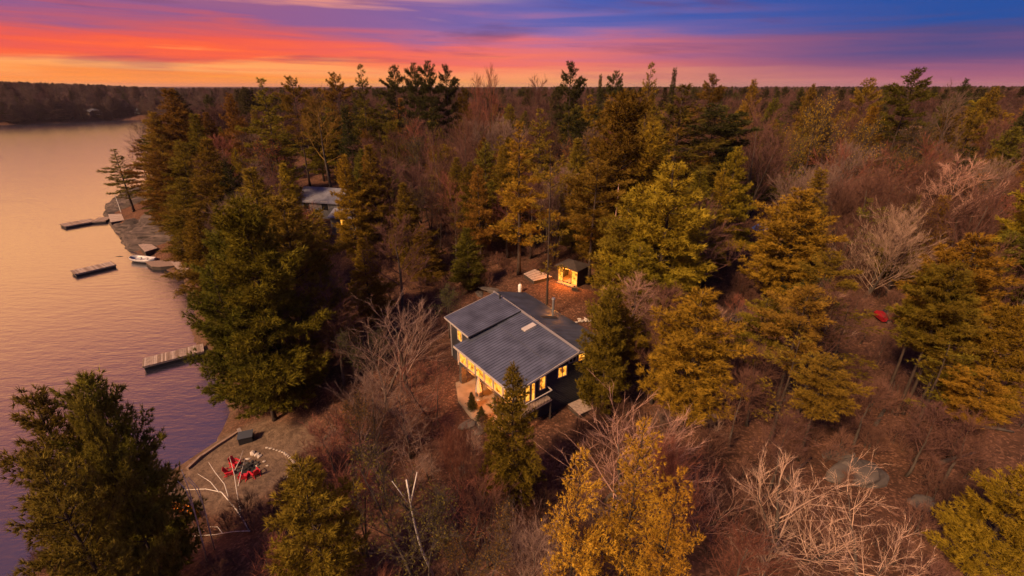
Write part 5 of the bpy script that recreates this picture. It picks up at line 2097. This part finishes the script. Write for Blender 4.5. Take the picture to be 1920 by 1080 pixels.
n_b = n_p = 0
LAND = [(467, 880, 'the fire pit'), (450, 600, 'the huge shore pine'), (320, 300, 'the point'), (230, 400, 'the timber crib'), (600, 350, 'the pale cottage roof'),
        (665, 360, 'the twin golden pines'), (645, 260, 'the dark pointed spruce'), (790, 180, 'the four skyline pines'), (876, 480, 'the round young pine'), (985, 350, 'the layered pine'),
        (1062, 518, 'the glowing cabin'), (960, 620, 'the house roof'), (900, 740, 'the patio'), (1165, 360, 'the very large pine'), (1300, 260, 'the dark massive pine'),
        (1262, 450, 'the bright yellow-green pine'), (1512, 450, 'the golden layered pine'), (1580, 220, 'the yellow budding trees'), (1640, 310, 'the large rusty bare tree'),
        (1690, 440, 'the white-branched bare tree'), (1675, 590, 'the red car'), (1605, 890, 'the big cracked boulder'), (1325, 660, 'the big golden pine'), (1720, 200, 'the tall dark skyline pine'),
        (1830, 540, 'the golden pine before the car'), (1195, 790, 'the pink-lit bare tree'), (1150, 920, 'the golden larches'), (1560, 980, 'the bright bottom bare tree'),
        (560, 950, 'the bushy young pine'), (740, 620, 'the grey bare trees'), (790, 980, 'the leaning birch'), (962, 800, 'the pine before the windows'), (1070, 180, 'the flat-topped skyline pine'),
        (1880, 960, 'the bottom right pine'), (1890, 680, 'the golden pine at the right edge'), (180, 900, 'the dark bottom left clump'), (800, 350, 'the golden pine in the brown woods')]


def where(px, py):
    d, lx, ly, nm = min(((px - a) ** 2 + (py - b) ** 2, a, b, c) for a, b, c in LAND)
    if abs(px - lx) > abs(py - ly) * .8:
        return ('right of ' if px > lx else 'left of ') + nm
    return ('below ' if py > ly else 'above ') + nm


def size_word(h):
    return 'tall' if h > 14 else ('small' if h < 8 else 'mid-sized')


CW = {OLIVE: 'olive', GREEN: 'green', YOLIVE: 'golden-green', RUST: 'rust-tinged', DARK: 'dark', BROWN: 'brown', MAUVE: 'mauve-brown', RED: 'reddish', GREY: 'grey', PINK: 'pinkish'}
cand = []
for k in range(9000):
    y = 12 + (150 - 12) * math.sqrt(rs.random())
    x = rs.uniform(-1.22, 1.22) * (y + 8)
    cand.append((x, y))
C = np.array(cand)
D_ = lake_dist(C[:, 0], C[:, 1])
Z_ = hgt(C[:, 0], C[:, 1])
order = np.argsort(C[:, 1] + rs.uniform(0, 40, len(C)))
skx, sky_ = zip(*SKY)
for i in order:
    x, y = C[i]
    if D_[i] < 2.5: continue
    if math.hypot(x + 24.5, y - 30.5) < 7.2: continue
    hq = hp(7, 1.5, 0)
    if math.hypot(x - hq.x, y - hq.y) < 9.5 or math.hypot(x - 5, y - 55) < 6.5: continue
    dm = 2.3 if y < 45 else (3.1 if y < 70 else 4.0)
    if not free(x, y, dm): continue
    dens = vnoise(x / 18, y / 18, 91)
    conif = rs.random() < (0.30 if x > -20 or y > 70 else 0.45) * (0.4 + dens)
    z = Z_[i]
    px, _ = proj(x, y, z + 10)
    if px < -80 or px > 2000 or (px < 340 and y < 60): continue
    if conif and y < 50 and (540 < px < 930 or 1340 < px < 1800): conif = False
    floor_zone = x > 12 and y < 44              # open hillside on the right: mostly trunks and thin trees
    if floor_zone and rs.random() < 0.2: continue
    h = rs.uniform(11, 18) if conif else rs.uniform(10, 17)
    if y > 85: h *= 1.15
    if y < 40: h *= 0.72
    if floor_zone:
        h = rs.uniform(11, 16)
        conif = rs.random() < .45 and px > 1340
    w = h * (rs.uniform(.36, .5) if conif else rs.uniform(.5, .72))
    lim = float(np.interp(px, skx, sky_)) + (rs.uniform(8, 60) if y < 85 else rs.uniform(-8, 30))
    for _ in range(6):
        cx, ty = proj(x, y, z + h)
        if ty < lim: h *= 0.88
        else: break
    if h < 5: continue
    if blocked(x, y, z, h, w):
        h2 = rs.uniform(2.2, 4.0)
        if blocked(x, y, z, h2, h2) or y > 60: continue
        h, w, conif = h2, h2 * 1.0, False
    if conif:
        if n_p >= 190: continue
        n_p += 1
        pr = ['pineA', 'pineB', 'pineC', 'tallC', 'tallB', 'spruce', 'scrag'][rs.choice(7, p=[.2, .2, .2, .14, .1, .1, .06])]
        if floor_zone: pr = ['scrag', 'tallB', 'tallA'][rs.integers(3)]
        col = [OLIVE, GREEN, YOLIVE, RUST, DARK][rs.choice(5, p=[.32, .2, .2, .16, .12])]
        nm, cat = ('spruce_tree', 'spruce tree') if pr == 'spruce' else ('pine_tree', 'pine tree')
        lab = f"{size_word(h)} {CW[col]} {cat.replace(' tree', '')} {where(*proj(x, y, z + h * .6))}"
        tree(nm, pr, (x, y, z), h, w, col, lab, cat, 'pines of the woods')
    else:
        if n_b >= 290: continue
        n_b += 1
        bud = rs.random() < 0.16
        small = h < 4.5
        pr = 'shrub' if small else (['budA', 'budB'][rs.integers(2)] if bud else ['bareA', 'bareB', 'bareC', 'bareD', 'fanA', 'fanB'][rs.integers(6)])
        if bud and not small:
            col = [(.20, .115, .03), (.26, .085, .04), (.14, .10, .03)][rs.integers(3)]
            kind = ('budding_tree', 'budding tree', 'budding tree')
        else:
            col = [BROWN, MAUVE, RED, GREY, PINK][rs.choice(5, p=[.38, .28, .16, .13, .05])]
            kind = ('bare_tree', 'bare tree', 'leafless brown tree') if not small else ('bare_shrub', 'shrub', 'low leafless shrub')
        lab = f"{size_word(h)} {CW.get(col, 'rusty')} {kind[1]} {where(*proj(x, y, z + h * .6))}"
        tree(kind[0], pr, (x, y, z), h, w, col, lab, kind[1], kind[1] + 's of the woods')
    placed.append((x, y))
print('fill', n_p, n_b)

# fallen logs on the forest floor
for k, (ax, ay, bx, by, lab) in enumerate(((1470, 905, 1520, 860, 'grey log lying left of the big cracked boulder'), (1760, 870, 1830, 850, 'grey log lying right of the big cracked boulder'),
                                           (1640, 800, 1662, 762, 'pale log beside the thickest dark trunk'), (1450, 760, 1500, 742, 'grey log on the slope right of the big golden pine'),
                                           (1835, 800, 1900, 812, 'dark log near the right edge of the slope'), (1090, 705, 1112, 690, 'grey log beside the gable wall'),
                                           (1540, 800, 1590, 812, 'short log above the low granite slab'), (600, 830, 640, 800, 'grey log right of the fire pit clearing'),
                                           (1390, 960, 1440, 930, 'pale log below the thin pinkish bare tree'))):
    a, b = ground_at(ax, ay) + Vector((0, 0, .1)), ground_at(bx, by) + Vector((0, 0, .1))
    m = MB()
    mid = (a + b) / 2 - a + Vector((0, 0, .05))
    m.tube([(0, 0, 0), tuple(mid), tuple(b - a)], [.16, .14, .08], 8)
    o = m.build('fallen_log', ('bark_grey', 'dead_log')[0], None, smooth=True)
    o.location = a
    tag(o, lab, 'log', 'fallen logs on the forest floor')

# cedar bushes on the patio
for (px, py, h, lab) in ((885, 766, 1.7, 'left dark green bush on the lit patio'), (903, 790, 1.5, 'right dark green bush on the lit patio')):
    c = at_z(px, py, 6.72)
    tree('cedar_bush', 'spruce', (c.x, c.y, 6.72), h, 1.0, DARK, lab, 'bush')


# ------------------------------------------------------------------ woods too far to tell the trees apart
def scatter(name, pts, rz, scl, idx, protos, col, label, cat):
    me = bpy.data.meshes.new(name)
    me.from_pydata([tuple(p) for p in pts], [], [])
    for an, ty, dat in (('rz', 'FLOAT', rz), ('sw', 'FLOAT', scl[:, 0]), ('sh', 'FLOAT', scl[:, 1])):
        a = me.attributes.new(an, ty, 'POINT')
        a.data.foreach_set('value', np.ascontiguousarray(dat, np.float32))
    a = me.attributes.new('pid', 'INT', 'POINT')
    a.data.foreach_set('value', np.ascontiguousarray(idx, np.int32))
    o = link(name, me)
    o.color = (*col, 1)
    ng = bpy.data.node_groups.new(name + '_nodes', 'GeometryNodeTree')
    ng.interface.new_socket('Geometry', in_out='INPUT', socket_type='NodeSocketGeometry')
    ng.interface.new_socket('Geometry', in_out='OUTPUT', socket_type='NodeSocketGeometry')
    N, K = ng.nodes.new, ng.links.new
    gi, go = N('NodeGroupInput'), N('NodeGroupOutput')
    jn = N('GeometryNodeJoinGeometry')

    def attr(n, t):
        x = N('GeometryNodeInputNamedAttribute')
        x.data_type = t
        x.inputs['Name'].default_value = n
        return x.outputs['Attribute']
    rot = N('ShaderNodeCombineXYZ')
    K(attr('rz', 'FLOAT'), rot.inputs[2])
    e2r = N('FunctionNodeEulerToRotation')
    K(rot.outputs[0], e2r.inputs[0])
    sc = N('ShaderNodeCombineXYZ')
    sw = attr('sw', 'FLOAT')
    K(sw, sc.inputs[0])
    K(sw, sc.inputs[1])
    K(attr('sh', 'FLOAT'), sc.inputs[2])
    pid = attr('pid', 'INT')
    for i, objs in enumerate(protos):
        cmp_ = N('FunctionNodeCompare')
        cmp_.data_type = 'INT'
        cmp_.operation = 'EQUAL'
        K(pid, cmp_.inputs['A'] if 'A' in cmp_.inputs and cmp_.inputs['A'].enabled else cmp_.inputs[2])
        cmp_.inputs[3].default_value = i
        for ob in objs:
            oi = N('GeometryNodeObjectInfo')
            oi.transform_space = 'ORIGINAL'
            oi.inputs['Object'].default_value = ob
            oi.inputs['As Instance'].default_value = True
            iop = N('GeometryNodeInstanceOnPoints')
            K(gi.outputs[0], iop.inputs['Points'])
            K(cmp_.outputs[0], iop.inputs['Selection'])
            K(oi.outputs['Geometry'], iop.inputs['Instance'])
            K(e2r.outputs[0], iop.inputs['Rotation'])
            K(sc.outputs[0], iop.inputs['Scale'])
            K(iop.outputs[0], jn.inputs[0])
    K(jn.outputs[0], go.inputs[0])
    md = o.modifiers.new('scatter', 'NODES')
    md.node_group = ng
    return tag(o, label, cat, kind='stuff')


def src(proto):
    """the crown and trunk of a tree that stands in the scene"""
    c = next(o for o in COL.objects if o.name.startswith('crown') and o.data == PR[proto]['crown'])
    t = next(o for o in COL.objects if o.name.startswith('trunk') and o.data == PR[proto]['trunk'])
    return [c, t]


def far_points(n, y0, y1, pw, seed):
    r = np.random.default_rng(seed)
    u = r.random(n)
    rad = y0 + (y1 - y0) * u ** pw
    az = r.uniform(R(-52), R(52), n)
    x, y = rad * np.sin(az), rad * np.cos(az)
    d = lake_dist(x, y)
    k = (d > 3) & ~((y < 146) & (np.abs(x) < 1.22 * (y + 8)))
    return x[k], y[k], hgt(x, y)[k], r


def shore_points(n, seed):
    r = np.random.default_rng(seed)
    x = r.uniform(-1900, -130, n * 6)
    y = r.uniform(180, 1500, n * 6)
    d = lake_dist(x, y)
    k = (d > 2) & (np.abs(x) < 1.25 * y) & (r.random(n * 6) < np.exp(-d / 330)) & (x < -80 - y * .35)
    x, y = x[k][:n], y[k][:n]
    # a close belt right at the far waterline
    pl = np.array([(-175, 310), (-250, 380), (-320, 445), (-395, 530), (-412, 540), (-418, 505), (-440, 478), (-470, 438), (-540, 425), (-700, 380)], float)
    s = r.random(420) * (len(pl) - 1.001)
    i = s.astype(int)
    q = pl[i] + (pl[i + 1] - pl[i]) * (s - i)[:, None] + r.normal(0, 5, (420, 2))
    q = q[(lake_dist(q[:, 0], q[:, 1]) > .4)]
    x, y = np.concatenate([x, q[:, 0]]), np.concatenate([y, q[:, 1]])
    for hpx, hy in FAR_HOUSES:
        qx = 960 + FPX * x / (y * CP + 25 * SP)
        k = ~((np.abs(qx - hpx) < 7) & (y < hy + 6))
        x, y = x[k], y[k]
    return x, y, hgt(x, y), r


def far_woods(name, protos, n, y0, y1, pw, seed, hr, wr, col, label, shore=False):
    x, y, z, r = shore_points(n, seed) if shore else far_points(n, y0, y1, pw, seed)
    idx = r.integers(0, len(protos), len(x))
    h = r.uniform(hr[0], hr[1], len(x)) * (0.85 + 0.5 * vnoise(x / 60, y / 60, seed))
    # tops stay under the skyline of the photograph
    dz = z + h - CAM_H
    w_ = y * CP - dz * SP
    ty = 540 - FPX * (y * SP + dz * CP) / w_
    pxx = 960 + FPX * x / w_
    lim = np.interp(pxx, (0, 150, 300, 600, 1920), (151, 156, 163, 163, 160)) + r.uniform(0, 7, len(x))
    fix = ty < lim
    # height whose tip projects to the limit
    yy = (540 - lim) / FPX
    tt = y / (CP + yy * SP)
    hmax = CAM_H + tt * (-SP + yy * CP) - z
    h = np.where(fix, hmax, h)
    ok = h > 5
    x, y, z, h, idx = x[ok], y[ok], z[ok], h[ok], idx[ok]
    ph = np.array([PR[p]['h'] for p in protos])[idx]
    pw_ = np.array([PR[p]['w'] for p in protos])[idx]
    w = h * r.uniform(wr[0], wr[1], len(h))
    scl = np.stack([w / pw_, h / ph], 1)
    return scatter(name, np.stack([x, y, z - .2], 1), r.uniform(0, 6.28, len(x)), scl, idx, [src(p) for p in protos], col, label, 'woods')


far_woods('far_bare_woods', ['bareA', 'bareB', 'bareC', 'bareD'], 3600, 120, 900, 1.35, 301, (12, 17), (.55, .8), (.115, .056, .046), 'brown leafless woods rolling away to the horizon')
far_woods('far_pine_woods', ['pineA', 'pineB', 'tallC', 'spruce'], 1300, 120, 900, 1.3, 302, (13, 20), (.36, .5), (.075, .062, .022), 'dark pines scattered through the distant woods')
far_woods('far_rusty_woods', ['budA', 'budB'], 420, 130, 900, 1.3, 304, (11, 15), (.55, .75), (.20, .095, .05), 'rusty budding crowns in the distant woods')
far_woods('far_shore_woods', ['bareA', 'pineA', 'bareC', 'bareB', 'pineB', 'bareD'], 3600, 0, 0, 1, 305, (13, 20), (.6, .85), (.12, .075, .055), 'dim mixed woods along the far shore of the lake', shore=True)
far_woods('horizon_woods', ['bareA', 'pineA', 'bareC', 'pineB'], 3800, 850, 2900, 1.2, 303, (14, 19), (.7, 1.0), (.10, .07, .05), 'dim woods on the hills along the horizon')

# ------------------------------------------------------------------ undergrowth
r = np.random.default_rng(77)
n = 2600
y = 10 + 75 * r.random(n) ** .7
x = r.uniform(-1.2, 1.2, n) * (y + 6)
d = lake_dist(x, y)
hq = hp(7, 1.5, 0)
k = (d > 1.2) & (np.hypot(x - hq.x, y - hq.y) > 9) & (np.hypot(x + 24.5, y - 31) > 6.5) & (np.hypot(x - 5, y - 55) > 6) & (r.random(n) < .25 + .9 * vnoise(x / 6, y / 6, 55))
x, y = x[k], y[k]
z = hgt(x, y)
s = r.uniform(.25, .75, len(x))
shrub_src = [o for o in COL.objects if o.name.startswith(('crown', 'trunk')) and o.data in (PR['shrub']['crown'], PR['shrub']['trunk'])][:2]
if len(shrub_src) < 2:
    c = ground_at(850, 1000)
    q = tree('bare_shrub', 'shrub', tuple(c), 2.2, 2.4, RED, 'low reddish shrub in the bottom middle', 'shrub')
    shrub_src = list(q.children)
scatter('undergrowth', np.stack([x, y, z - .05], 1), r.uniform(0, 6.28, len(x)), np.stack([s, s * r.uniform(.7, 1.1, len(x))], 1), np.zeros(len(x)), [shrub_src], (.14, .068, .05), 'tangled leafless undergrowth on the forest floor', 'undergrowth')
# ------------------------------------------------------------------ things that share a label are told apart by their order from the left
same = {}
for o in COL.objects:
    if o.parent is None and 'label' in o and o.get('category') not in ('stone',):
        same.setdefault(o['label'], []).append(o)
ORD = ['first', 'second', 'third', 'fourth', 'fifth', 'sixth', 'seventh', 'eighth', 'ninth', 'tenth']
for lab, os_ in same.items():
    if 1 < len(os_) <= 10:
        os_.sort(key=lambda q: proj(*q.location)[0])
        for i, o in enumerate(os_):
            o['label'] = f'{lab}, {ORD[i]} from left'

# ------------------------------------------------------------------ evening haze over the land
m = MB()
m.box(-7200, 7200, -600, 9600, -6.0, 75.0)
hm = bpy.data.materials.new('evening_haze')
hm.use_nodes = True
hm.node_tree.nodes.clear()
ho = hm.node_tree.nodes.new('ShaderNodeOutputMaterial')
pv = hm.node_tree.nodes.new('ShaderNodeVolumePrincipled')
pv.inputs['Color'].default_value = (0.75, 0.6, 0.72, 1)
pv.inputs['Density'].default_value = 0.00007
pv.inputs['Anisotropy'].default_value = 0.2
hm.node_tree.links.new(pv.outputs[0], ho.inputs['Volume'])
haze = m.build('haze', hm)
tag(haze, 'thin mauve evening haze over the woods and lake', 'haze', kind='stuff')
for q in LOG:
    if not (6 < q[4] < 29) or q[5] > 14: print('CHECK', q)
